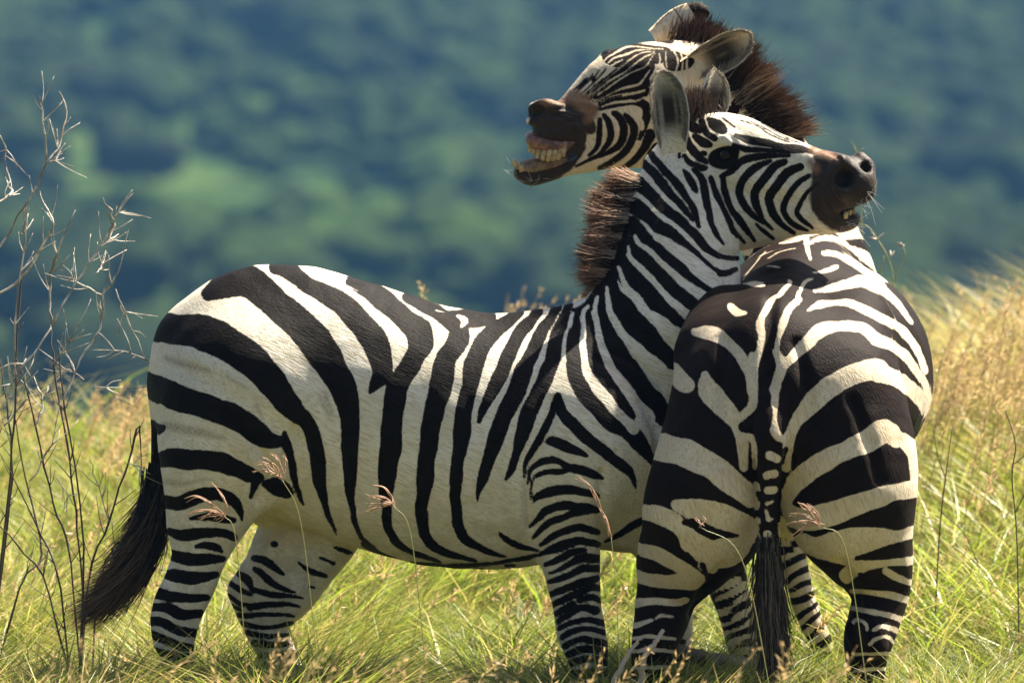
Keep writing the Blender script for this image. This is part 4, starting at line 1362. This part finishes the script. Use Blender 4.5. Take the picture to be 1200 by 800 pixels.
    lb.build("lower_lip", LIP.m, root)
    p0x, p0y = P(V)
    rng = np.random.default_rng(78)
    R = np.array([surf(V, N, p0x, p0y, *q) for q in ((603, 205), (606, 212), (614, 216), (626, 214), (640, 212), (632, 214)) for _ in range(4)])
    Dv = np.array([-0.8, -0.4, 0.1]) + rng.normal(size=R.shape) * 0.5
    strands("whiskers", root, R, Dv, 0.02 + 0.045 * rng.random(len(R)), np.full((len(R), 3), 0.5), np.full((len(R), 3), 0.6), 0.0006, hair_material("whisker_hair_tan", 0.5), rng.normal(size=R.shape) * 0.2)
    # mane
    rng = np.random.default_rng(33)
    pts = [W(822, 42, .69), W(834, 62, .68), W(848, 90, .70), W(864, 116, .72), W(882, 142, .75), W(900, 166, .77)]
    n = 13000
    R, t = curve_roots(pts, n, rng)
    qx, qy = P(R)
    R[:, 1] += rng.normal(size=n) * 0.022
    R[:, 0] += np.abs(rng.normal(size=n)) * 0.02
    wob = vnoise(np.stack([t * 38, t * 0, t * 0], 1), 4) - 0.5
    band = np.sin(t / 0.021 + 1.5 * np.sin(t / 0.09))
    dark = np.where(rng.random(n) < np.where(band > -0.6, 0.96, 0.25), 1.0, 0.0)[:, None]
    cr = dark * np.array([0.018, 0.011, 0.009]) + (1 - dark) * np.array([0.40, 0.33, 0.26])
    ct = dark * (np.array([0.085, 0.046, 0.030]) + rng.random((n, 1)) ** 2 * np.array([0.15, 0.095, 0.06])) + (1 - dark) * np.array([0.36, 0.23, 0.14])
    u = sstep(0.0, 0.35, t)
    ddir = np.stack([0.55 + 0.42 * u + wob * 0.5, rng.normal(size=n) * 0.15, 0.85 - 0.42 * u - wob * 0.5], 1) + rng.normal(size=(n, 3)) * 0.10
    L = (0.108 + 0.05 * wob + 0.016 * rng.normal(size=n)) * (0.42 + 0.58 * sstep(0.0, 0.14, t))
    strands("mane", root, R - ddir * 0.012, ddir, L, cr, ct, 0.00105, hair_material("mane_hair_red", 0.5), rng.normal(size=(n, 3)) * 0.08)
    # tail tuft
    n = 4200
    pts = [W(901, 628, -0.575), W(901, 655, -0.575), W(904, 690, -0.565), W(905, 715, -0.56)]
    R, t = curve_roots(pts, n, rng)
    u = (t / t.max())[:, None]
    R = R + rng.normal(size=(n, 3)) * [0.012, 0.012, 0.01]
    ddir = np.array([0.0, 0, -1]) + rng.normal(size=(n, 3)) * [0.095, 0.10, 0.02]
    L = 0.13 + 0.10 * rng.random(n)
    pale = (rng.random((n, 1)) < 0.42)
    cr = np.where(pale, [0.13, 0.11, 0.085], [0.012, 0.009, 0.008]); ct = np.where(pale, [0.20, 0.15, 0.10], [0.05, 0.03, 0.02])
    strands("tail_tuft", root, R, ddir, L, cr, ct, 0.0020, hair_material("tail_hair_grey", 0.2), np.tile([0.03, 0, 0.0], (n, 1)) + rng.normal(size=(n, 3)) * 0.06)
    # poll tuft between the ears
    n = 900
    R = W(812, 52, 0.72) + rng.normal(size=(n, 3)) * [0.028, 0.03, 0.014]
    ddir = np.array([0.45, -0.1, 0.8]) + rng.normal(size=(n, 3)) * 0.25
    cr = np.tile([0.03, 0.015, 0.011], (n, 1))
    strands("forelock", root, R, ddir, 0.05 + 0.035 * rng.random(n), cr, cr * 3, 0.0015, hair_material("forelock_hair_red"))
    for x, y in ((1016, -0.38), (755, -0.38), (872, 0.62), (980, 0.66)):
        hoof(root, W(x, 880, y)[0], y, (math.sin(a), math.cos(a)))
    return root

ZL = zebra_left()
ZR = zebra_right()
# ================================================================== grass
def grass_mat(name, lo, hi, tan, trans):
    g = NT(name)
    tone = g.attr("tone")
    c = g.mix(g.maprange(tone, 0.0, 0.5, smooth=False), lo, hi)
    c = g.mix(g.maprange(tone, 0.52, 0.9, smooth=False), c, tan)
    c = g.mix(g.math('MULTIPLY', g.attr("tip"), 0.28), c, tan)
    g.l(c, g.p.inputs["Base Color"])
    g.p.inputs["Roughness"].default_value = 0.42
    g.p.inputs["Specular IOR Level"].default_value = 0.45
    t = g.n("ShaderNodeBsdfTranslucent")
    g.l(c, t.inputs[0])
    m = g.n("ShaderNodeMixShader"); m.inputs[0].default_value = trans
    g.l(g.p.outputs[0], m.inputs[1]); g.l(t.outputs[0], m.inputs[2])
    g.l(m.outputs[0], g.out.inputs[0])
    return g.m

def blades(name, x, y, h, w, lean, lean_dir, droop, tone, mat, rng, seg=4):
    n = len(x)
    z = ground_z(x, y) - 0.02
    root = np.stack([x, y, z], 1)
    ld = np.stack([np.cos(lean_dir), np.sin(lean_dir), np.zeros(n)], 1)
    yaw = rng.random(n) * 2 * math.pi
    sd = np.stack([np.cos(yaw), np.sin(yaw), np.zeros(n)], 1)
    V, T = [], []
    for i in range(seg + 1):
        u = i / seg
        c = root + ld * (h * (lean * u + droop * u ** 2.4))[:, None]
        c[:, 2] += h * (u * np.sqrt(np.maximum(1 - (lean * 0.8) ** 2, 0.2)) - 0.45 * droop * u ** 3)
        ww = (w * (1 - u ** 1.8) * (0.6 + 0.8 * min(u * 3, 1)) + 0.0003)[:, None]
        V += [c - sd * ww, c + sd * ww]
        T += [np.full(n, u ** 2)] * 2
    m = 2 * (seg + 1)
    V = np.stack(V, 1).reshape(-1, 3)
    T = np.stack(T, 1).ravel()
    q = np.array([[2 * i, 2 * i + 1, 2 * i + 3, 2 * i + 2] for i in range(seg)])
    F = ((np.arange(n) * m)[:, None, None] + q[None]).reshape(-1, 4)
    return mesh_obj(name, V, F, mat, None, True, {"tone": np.repeat(tone, m), "tip": T})

def meadow():
    rng = np.random.default_rng(3)
    N = 200000
    # more blades where the camera comes close to the ground
    y = np.where(rng.random(N) < 0.74, rng.uniform(-1.9, 5.5, N), rng.uniform(5.5, 9.5, N))
    hw = 1.85 + 0.095 * np.maximum(y, 0)
    x = (rng.random(N) * 2 - 1) * hw
    p = np.stack([x, y, x * 0], 1)
    cl = vnoise(p * [3.2, 1.6, 1], 5)
    cl2 = vnoise(p * [0.9, 0.45, 1], 6)
    h = (0.20 + 0.20 * cl + 0.10 * rng.random(N)) * (0.85 + 0.3 * cl2)
    h *= 1 + 0.10 * sstep(4, 8, y)
    h *= (1 - 0.35 * sstep(-1.1, -1.9, y)) * (1 + 0.30 * sstep(0.5, -0.3, y))
    keep = rng.random(N) < 0.45 + 0.75 * cl
    ld = rng.normal(size=N) * 1.1 + np.where(rng.random(N) < 0.7, -0.25, 2.9) + (cl2 - 0.5) * 2
    tone = np.clip(0.24 + 0.5 * (cl2 - 0.5) + 0.36 * rng.normal(size=N) + 0.05 * sstep(3, 11, y) + 0.12 * sstep(0.4, -1.0, y), 0, 1)
    dry = rng.random(N) < 0.09 + 0.25 * sstep(-0.2, -1.2, y)
    tone[dry] = rng.uniform(0.75, 1.0, dry.sum())
    lean = np.abs(rng.normal(size=N)) * 0.30 + 0.12
    flat = rng.random(N) < 0.30
    lean[flat] += 0.35
    # taller straw coloured clumps, thickest on the rise at the right
    M = 26000
    y2 = rng.uniform(0.6, 7.2, M); x2 = rng.uniform(-2.6, 2.7, M)
    pr = sstep(0.75, 1.5, x2 - 0.06 * y2) * 0.9 + 0.10 * sstep(2.5, 6, y2) + 0.06
    c2 = vnoise(np.stack([x2 * 2.2, y2 * 1.2, x2 * 0], 1), 14)
    s2 = rng.random(M) < pr * (0.25 + 0.95 * c2)
    y2, x2, c2 = y2[s2], x2[s2], c2[s2]
    m = len(x2)
    rt_ = sstep(0.6, 1.6, x2 - 0.06 * y2)
    x = np.r_[x, x2]; y = np.r_[y, y2]
    h = np.r_[h, (0.40 + 0.22 * c2 + 0.16 * rng.random(m)) * (1 + 0.10 * rt_)]
    tone = np.r_[tone, np.clip(0.40 + 0.45 * rng.random(m) + 0.18 * sstep(2.5, 6, y2) * rt_, 0, 1)]
    lean = np.r_[lean, 0.15 + 0.35 * np.abs(rng.normal(size=m))]
    ld = np.r_[ld, np.where(rng.random(m) < 0.6, 3.0, 0.1) + rng.normal(size=m) * 0.9]
    keep = np.r_[keep, np.ones(m, bool)]
    M = 1500
    xf = rng.uniform(-1.7, 1.7, M); yf = rng.uniform(-3.4, -1.7, M)
    x = np.r_[x, xf]; y = np.r_[y, yf]
    h = np.r_[h, (0.47 - 0.085 * yf * 0.9) * (0.80 + 0.32 * rng.random(M))]
    tone = np.r_[tone, np.where(rng.random(M) < 0.55, rng.uniform(0.7, 1.0, M), rng.uniform(0.1, 0.5, M))]
    lean = np.r_[lean, 0.10 + 0.3 * np.abs(rng.normal(size=M))]
    ld = np.r_[ld, rng.random(M) * 6.3]
    keep = np.r_[keep, np.ones(M, bool)]
    N = len(x)
    k = keep
    mat = grass_mat("grass_blade", (0.055, 0.125, 0.008), (0.25, 0.37, 0.018), (0.56, 0.43, 0.16), 0.55)
    o = blades("grass", x[k], y[k], h[k], (0.0018 + 0.0030 * rng.random(N))[k], lean[k], ld[k], (0.25 + 0.5 * rng.random(N))[k], tone[k], mat, rng)
    tag(o, "yellow green sunlit grass growing round the zebras' legs", "grass", kind='stuff')
    print("blades", k.sum())
meadow()

def stalks(name, xs, ys, hs, mat, rng, plume=0.15, dens=24, fat=1.0):
    """tall seeding stems: a thin bent culm and a loose feathery head"""
    V, F, T, tip, n = [], [], [], [], 0
    for x, y, h in zip(xs, ys, hs):
        z = float(ground_z(x, y)) - 0.02
        a = rng.normal() * 0.7 + 0.2
        ld = np.array([math.cos(a), 0.5 * math.sin(a), 0])
        lean = abs(rng.normal()) * 0.22 + 0.10
        us = np.linspace(0, 1, 7)
        c = np.array([[x, y, z] + ld * h * (lean * u + 0.35 * lean * u ** 4) + np.array([0, 0, h * (u - 0.10 * u ** 3)]) for u in us])
        tv, tf = tube(c, 0.0016 * (1 - 0.55 * us), 3)
        tf = [f for f in tf if f[2] != f[3]]
        V.append(tv); F.append(np.array(tf) + n); n += len(tv)
        T.append(np.full(len(tv), rng.uniform(0.45, 0.8))); tip.append(np.repeat(np.r_[us, 0, 1], 1)[[min(i // 3, 6) for i in range(len(tv))]])
        d = c[-1] - c[-2]; d /= np.linalg.norm(d)
        m = int(dens * (0.7 + 0.6 * rng.random()))
        u = rng.random(m)
        p0 = c[-1] - d * plume * h * (1 - u)[:, None] * 1.3
        dd = d[None] * 1.0 + rng.normal(size=(m, 3)) * 0.42 + [0, 0, -0.15]
        dd /= np.linalg.norm(dd, axis=1, keepdims=True)
        L = (0.012 + 0.026 * rng.random(m)) * (1.25 - 0.6 * u) * fat
        s = np.cross(dd, rng.normal(size=(m, 3))); s /= np.linalg.norm(s, axis=1, keepdims=True)
        w = 0.0017 + 0.0016 * rng.random(m)
        off = dd * (L * 0.55)[:, None]
        quad = np.stack([p0 + off * 0.2, p0 + off + s * w[:, None], p0 + off * 1.9, p0 + off - s * w[:, None]], 1).reshape(-1, 3)
        V.append(quad); F.append(np.arange(4 * m).reshape(-1, 4) + n); n += 4 * m
        T.append(np.full(4 * m, 0.0) + np.repeat(rng.uniform(0.8, 1.0, m), 4)); tip.append(np.ones(4 * m))
    return mesh_obj(name, np.vstack(V), np.vstack(F), mat, None, True, {"tone": np.concatenate(T), "tip": np.concatenate(tip)})

def tall():
    rng = np.random.default_rng(8)
    mat = grass_mat("seeding_grass_straw", (0.16, 0.20, 0.03), (0.38, 0.33, 0.09), (0.58, 0.41, 0.20), 0.5)
    xs, ys, hs = [], [], []
    def patch(n, px0, px1, y0, y1, top0, top1):
        for _ in range(n):
            y = rng.uniform(y0, y1)
            px = px0 + (px1 - px0) * rng.random()
            top = rng.uniform(*sorted((top0(px), top1(px))))
            p = W(px, top, y)
            h = p[2] - float(ground_z(p[0], y))
            if 0.2 < h < 1.5:
                xs.append(p[0]); ys.append(y); hs.append(h * 1.08)
    r0 = lambda px: 330 - 40 * sstep(1060, 1180, px)
    patch(230, 1040, 1330, 2.5, 7.5, r0, lambda px: 470)
    patch(70, 1050, 1330, 1.2, 5.0, lambda px: 400, lambda px: 560)
    patch(34, 535, 690, 4.5, 7.5, lambda px: 322, lambda px: 372)
    patch(120, 380, 1050, 4.5, 8.0, lambda px: 430, lambda px: 480)
    patch(110, -60, 300, 4.0, 8.0, lambda px: 435, lambda px: 480)
    patch(120, -60, 420, 0.4, 4.0, lambda px: 570, lambda px: 690)
    patch(130, 380, 1250, 0.4, 4.0, lambda px: 610, lambda px: 720)
    patch(70, -60, 1260, -3.4, -1.9, lambda px: 715, lambda px: 800)
    o = stalks("seeding_grass", xs, ys, hs, mat, rng)
    tag(o, "tall straw coloured seeding grass standing above the green", "tall grass", kind='stuff')
    xs.clear(); ys.clear(); hs.clear()
    patch(130, 1060, 1330, 2.0, 6.5, lambda px: 372 - 80 * sstep(1060, 1170, px), lambda px: 420)
    patch(22, 1040, 1330, 1.0, 4.0, lambda px: 400, lambda px: 520)
    patch(22, 540, 700, 3.5, 6.0, lambda px: 316, lambda px: 362)
    patch(26, 60, 190, 2.5, 5.5, lambda px: 436, lambda px: 480)
    o = stalks("plumed_grass", xs, ys, hs, mat, rng, 0.24, 70, 1.25)
    tag(o, "golden plumed grass heads nodding on the rise at the right and behind the zebras", "plumed grass", kind='stuff')
    print("stalks", len(xs))
tall()

# ================================================================== dry twigs, stems and spikes
BARK = NT("dry_twig_bark")
BARK.l(BARK.mix(BARK.maprange(BARK.noise(18, 4, 0.6, BARK.pos()), 0.38, 0.62), (0.72, 0.65, 0.55), (0.22, 0.17, 0.13)), BARK.p.inputs["Base Color"])
BARK.p.inputs["Roughness"].default_value = 0.65
DARKB = NT("dark_stem_bark")
DARKB.l(DARKB.mix(DARKB.noise(20, 4, 0.6, DARKB.pos()), (0.035, 0.028, 0.02), (0.10, 0.08, 0.055)), DARKB.p.inputs["Base Color"])
DARKB.p.inputs["Roughness"].default_value = 0.7
STRAW = NT("straw_stem")
STRAW.l(STRAW.mix(STRAW.noise(30, 3, 0.6, STRAW.pos()), (0.40, 0.34, 0.14), (0.26, 0.30, 0.10)), STRAW.p.inputs["Base Color"])
SPIKE = NT("reddish_spikelet")
SPIKE.l(SPIKE.mix(SPIKE.noise(60, 3, 0.6, SPIKE.pos()), (0.36, 0.18, 0.11), (0.50, 0.33, 0.20)), SPIKE.p.inputs["Base Color"])
PALE = NT("bleached_wood")
PALE.l(PALE.mix(PALE.noise(25, 4, 0.6, PALE.pos()), (0.48, 0.40, 0.32), (0.25, 0.19, 0.15)), PALE.p.inputs["Base Color"])

def shrub(label, base, Y, dark, pale, f, rng, spread=0.10):
    """woody skeleton: dark stems rising from the root, bleached twigs above"""
    gz = float(ground_z(W(*base, Y)[0], Y))
    root = thing("dry_shrub", label, "dry shrub", (W(base[0], base[1], Y)[0], Y, gz), "bare shrubs at the left")
    for strokes, name, mat in ((dark, "stem", DARKB.m), (pale, "twig", BARK.m)):
        for s in strokes:
            mb = MB()
            a = np.array(s, float).reshape(-1, 3)
            a[:, :2] = f(a[:, :2])
            y0 = Y + rng.uniform(-spread, spread)
            pts = np.array([W(p[0], p[1], y0 + spread * 0.5 * math.sin(i + y0 * 50)) for i, p in enumerate(a)])
            if name == "stem":
                pts[0] = [root.location.x + rng.uniform(-.03, .03), Y + rng.uniform(-.03, .03), gz - 0.02]
            c = catmull(np.c_[pts, np.minimum(a[:, 2], 4.6) / S / 2 * 0.52 * np.where((np.arange(len(a)) == len(a) - 1), 0.45, 1.0)], 4)
            kn = 1 + 0.3 * np.abs(np.sin(np.arange(len(c)) * 1.7)) * (rng.random(len(c)) < 0.5)
            c[:, :3] += rng.normal(size=(len(c), 3)) * 0.0022
            mb.add(*tube(c[:, :3], c[:, 3] * kn, 6))
            for _ in range(6 if name == "twig" else 7):
                i = rng.integers(len(c) // 4, max(len(c) * 3 // 4, len(c) // 4 + 1))
                t = c[i + 1, :3] - c[i, :3]; t /= np.linalg.norm(t) + 1e-9
                sd = np.array([t[2], 0, -t[0]]) * rng.choice([-1, 1])
                d = t * 0.8 + sd * rng.uniform(0.4, 1.0) + np.array([0, rng.normal() * 0.4, 0.25]); d /= np.linalg.norm(d)
                l = rng.uniform(0.03, 0.10)
                q = np.array([c[i, :3], c[i, :3] + d * l * 0.5, c[i, :3] + d * l + t * l * 0.15 + rng.normal(size=3) * 0.006])
                if q[:, 2].min() > gz + 0.25:
                    q = catmull(q, 3); r = 0.0013 + 0.0006 * rng.random()
                    mb.add(*tube(q, np.linspace(r, r * 0.45, len(q)), 4))
            mb.build(name, mat, root)
    return root

ident = lambda a: a
z7 = lambda a: np.c_[a[:, 0] / 2, 80 + a[:, 1] / 2]
rs = np.random.default_rng(4)
shrub("bare twiggy shrub with pale forked twigs just behind the side-on zebra's tail", (92, 760), -0.05,
      [[92,760,7, 96,690,6, 88,600,5.5, 78,520,5, 64,430,4.5, 60,380,4], [92,760,7, 102,690,5.5, 128,610,5, 150,540,4.5, 162,500,4, 166,560,3.5],
       [92,760,6, 84,660,5, 62,590,4.5, 42,500,4, 20,420,3.5], [92,760,6, 98,640,4.5, 78,480,4, 66,400,4],
       [92,760,5, 70,690,4.5, 40,610,4, 0,530,3.5], [92,760,5, 118,680,4, 140,640,3.5, 160,600,3], [92,760,5, 60,700,4, 20,640,4, -20,590,3]],
      [[60,380,5, 59,350,7, 60,318,8, 70,292,4, 88,245,3], [60,384,4, 90,330,4, 118,288,4, 133,258,4, 122,235,3.5], [132,255,3.5, 146,243,3], [119,288,3.5, 138,274,2.5],
       [75,470,4, 95,420,4, 116,384,5, 122,345,4, 138,318,3, 151,270,2.5], [122,345,3, 90,330,3.5, 72,316,3], [135,340,2.5, 150,375,3, 172,424,3], [175,422,3, 145,412,3, 105,410,2.5],
       [110,454,3, 170,455,3], [60,384,3.5, 20,440,4, -10,480,3], [60,430,3.5, 82,400,3, 106,350,2.5], [97,445,3, 78,432,3, 62,452,2.5], [112,320,3, 120,312,3, 122,300,2],
       [35,565,3, 60,520,3, 70,470,2.5], [42,500,3, 50,470,4, 40,440,3], [66,560,3, 92,600,3], [128,610,3, 112,560,2.5, 104,535,2.5], [150,540,2.5, 176,556,2]], ident, rs)
shrub("bare shrub at the photo's left edge with one tall bent twig rising highest", (-14, 780), 0.35,
      [[-14,780,7, 0,680,6, 14,560,5, 8,470,5, -4,400,4.5], [-14,780,6, 22,690,5, 50,650,5, 30,560,4, 16,480,4], [-14,780,6, 8,600,5, 18,470,4.5, 22,360,4, 32,250,3], [-14,780,5, -4,560,4, 2,500,4]],
      [[-10,350,6, 25,325,7, 47,295,8, 62,262,6, 55,245,4, 47,225,3], [-8,300,4, 30,240,4, 55,192,4, 70,170,4, 77,130,4.5, 70,107,4], [56,192,4, 50,130,3, 46,112,3], [57,192,3, 75,186,3.5],
       [-10,240,6, 6,232,9, 14,222,6, 8,215,3], [0,160,3, 7,175,3, 7,210,2.5], [16,440,3.5, 18,360,3, 30,280,3, 32,250,2.5], [22,275,3, 30,270,2.5], [0,480,4, 20,450,4, 30,420,3], [5,500,4, 30,470,4, 60,452,3]], ident, rs)

def dry_herb(label, Y, strokes, mat, heads=None):
    a0 = strokes[0]
    p = W(a0[0], a0[1], Y)
    gz = float(ground_z(p[0], Y))
    root = thing("dry_herb", label, "dry herb", (p[0], Y, gz), "thin dry herbs on the right")
    mb = MB()
    for k, s in enumerate(strokes):
        a = np.array(s, float).reshape(-1, 3)
        pts = np.array([W(q[0], q[1], Y + 0.01 * math.sin(3 * i + k)) for i, q in enumerate(a)])
        if k == 0:
            pts[0, 2] = gz - 0.02
        c = catmull(np.c_[pts, a[:, 2] / S / 2 * 0.6], 4)
        mb.add(*tube(c[:, :3], c[:, 3], 5))
    mb.build("stem", mat, root)
    if heads:
        for x, y, r in heads:
            hb = MB()
            for j in range(5):
                p = W(x, y, Y)
                d = rs.normal(size=3); d[2] = abs(d[2]); d /= np.linalg.norm(d)
                hb.add(*tube([p, p + d * r / S * 0.4, p + d * r / S * 0.9], [0.0015, 0.0022, 0.0006], 5))
            hb.build("flower_head", BARK.m, root)
    return root
dry_herb("grey dry herb with ragged heads beside the raised muzzle of the side-on zebra", 1.6,
         [[1062,760,3, 1056,560,3, 1050,420,2.5, 1047,330,2.5, 1040,300,2, 1028,280,2], [1050,420,2, 1042,360,2, 1032,330,2, 1036,300,2], [1040,300,2, 1020,268,1.8, 1006,262,1.6], [1047,330,2, 1060,300,2, 1058,288,1.6]],
         STRAW.m, [(1028, 280, 14), (1058, 288, 9), (1044, 300, 9), (1006, 262, 7)])
dry_herb("thin dark forked stem in the green grass close to the right edge", 1.1,
         [[1092,790,3, 1100,640,3, 1108,560,2.5, 1116,500,2], [1104,600,2.5, 1130,625,2, 1146,660,2], [1108,560,2, 1098,530,1.8, 1094,500,1.5]], DARKB.m)
dry_herb("tall dark stem rising bent against the tan grass at the right edge", 0.7,
         [[1196,790,3.5, 1192,640,3, 1186,560,3, 1190,520,2.5, 1178,480,2], [1190,600,2.5, 1210,560,2], [1186,545,2, 1204,530,2, 1214,505,1.6]], DARKB.m)
dry_herb("tiny dry sprig poking up above the muzzle of the side-on zebra", 2.4,
         [[1030,800,2.5, 1024,560,2.5, 1014,330,2.2, 1006,200,2, 1002,172,2], [1003,178,2, 1012,174,1.6], [1002,176,1.8, 998,166,1.5]], STRAW.m)

# fingered grass spikes in front of the coats
def spike(label, Y, hub, foot, spikes, n=0):
    p = W(foot[0], foot[1], Y)
    root = thing("grass_spike", label, "grass spike", (p[0], Y, float(ground_z(p[0], Y))), "reddish fingered grass spikes")
    h = W(hub[0], hub[1], Y)
    f = W(foot[0], foot[1], Y)
    gx = f[0] + np.clip((f[0] - h[0]) * 1.6, -0.14, 0.14)
    st = np.array([[gx, Y, float(ground_z(gx, Y)) - 0.02], 0.45 * np.array([gx, Y, 0.0]) + 0.55 * f + np.array([0.10 * (f[0] - h[0]), 0, 0]), f, h])
    c = catmull(st, 6)
    MB().add(*tube(c, np.linspace(0.0017, 0.0011, len(c)), 6)).build("stem", STRAW.m, root)
    mb = MB()
    for s in spikes:
        pts = np.array([W(x, y, Y + rs.uniform(-.012, .012)) for x, y in [hub] + s])
        for e in range(3):
            q = pts + rs.normal(size=pts.shape) * 0.0040
            c = catmull(q, 5)
            r = 0.0010 * np.sin(np.linspace(0.35, 3.0, len(c))) + 0.0005
            mb.add(*tube(c, r, 5))
    mb.build("spikelet", SPIKE.m, root)
    return root
spike("reddish grass spike with fingers spread left across the rear thigh's stripes", -0.75, (262, 603), (276, 630),
      [[(248, 590), (230, 582), (218, 583)], [(246, 598), (228, 600), (216, 606)], [(250, 604), (238, 606), (231, 611)], [(264, 590), (258, 575), (248, 565)], [(256, 607), (250, 612)]])
spike("feathery reddish grass spike against the flank fold, between the hind legs", -0.75, (330, 560), (352, 610),
      [[(322, 548), (314, 540), (308, 538)], [(318, 554), (306, 552), (296, 553)], [(318, 548), (310, 543), (302, 544)], [(334, 550), (334, 540), (331, 534)], [(328, 546), (322, 536), (318, 532)]])
spike("reddish grass spike with drooping fingers on the middle of the side-on zebra's belly", -0.75, (461, 592), (481, 625),
      [[(458, 582), (450, 572), (437, 568)], [(454, 586), (444, 582), (430, 580)], [(450, 592), (438, 596), (423, 602)], [(452, 588), (440, 588), (428, 592)]])
spike("pale fanned grass spike over the inner right buttock of the rear-on zebra", -1.05, (961, 616), (990, 640),
      [[(955, 604), (946, 594), (936, 590)], [(948, 606), (936, 602), (924, 604)], [(950, 614), (936, 622), (923, 630)], [(946, 612), (932, 612), (922, 614)], [(958, 604), (952, 596), (948, 590)]])
spike("single pale grass spike slanting across the left buttock of the rear-on zebra", -1.05, (820, 617), (868, 652),
      [[(817, 611), (815, 606)], [(823, 611), (824, 608)]])
spike("tall pinkish grass spike bending over the side-on zebra's foreleg", -0.85, (716, 628), (722, 690),
      [[(708, 606), (700, 588), (690, 572), (676, 558)], [(712, 610), (706, 600)]])

def stick(label, pts, Y, mat, r0, r1, group=None):
    c = catmull(np.array([W(x, y, Y + dy) for x, y, dy in pts]), 5)
    c[:, :3] += rs.normal(size=c.shape) * 0.002
    o = MB().add(*tube(c, np.linspace(r0, r1, len(c)), 9)).build("dead_stick", mat)
    return tag(o, label, "stick", group)
stick("pale bleached stick curving in front of the rear-on zebra's left hind leg", [(752, 805, 0), (752, 785, 0), (757, 766, -.01), (768, 752, 0), (776, 738, 0.02)], -0.75, PALE.m, 0.010, 0.006, "bleached sticks in the grass")
stick("pale bleached stick leaning left out of the grass between the two zebras", [(716, 808, 0), (726, 785, 0), (738, 765, 0.02), (752, 745, 0.03)], -0.75, PALE.m, 0.009, 0.005, "bleached sticks in the grass")
stick("thick dark fallen branch lying in the grass below the rear-on zebra", [(770, 752, 0), (800, 764, 0.05), (835, 775, 0.1), (868, 780, 0.18), (900, 790, .3)], -0.1, DARKB.m, 0.020, 0.030)
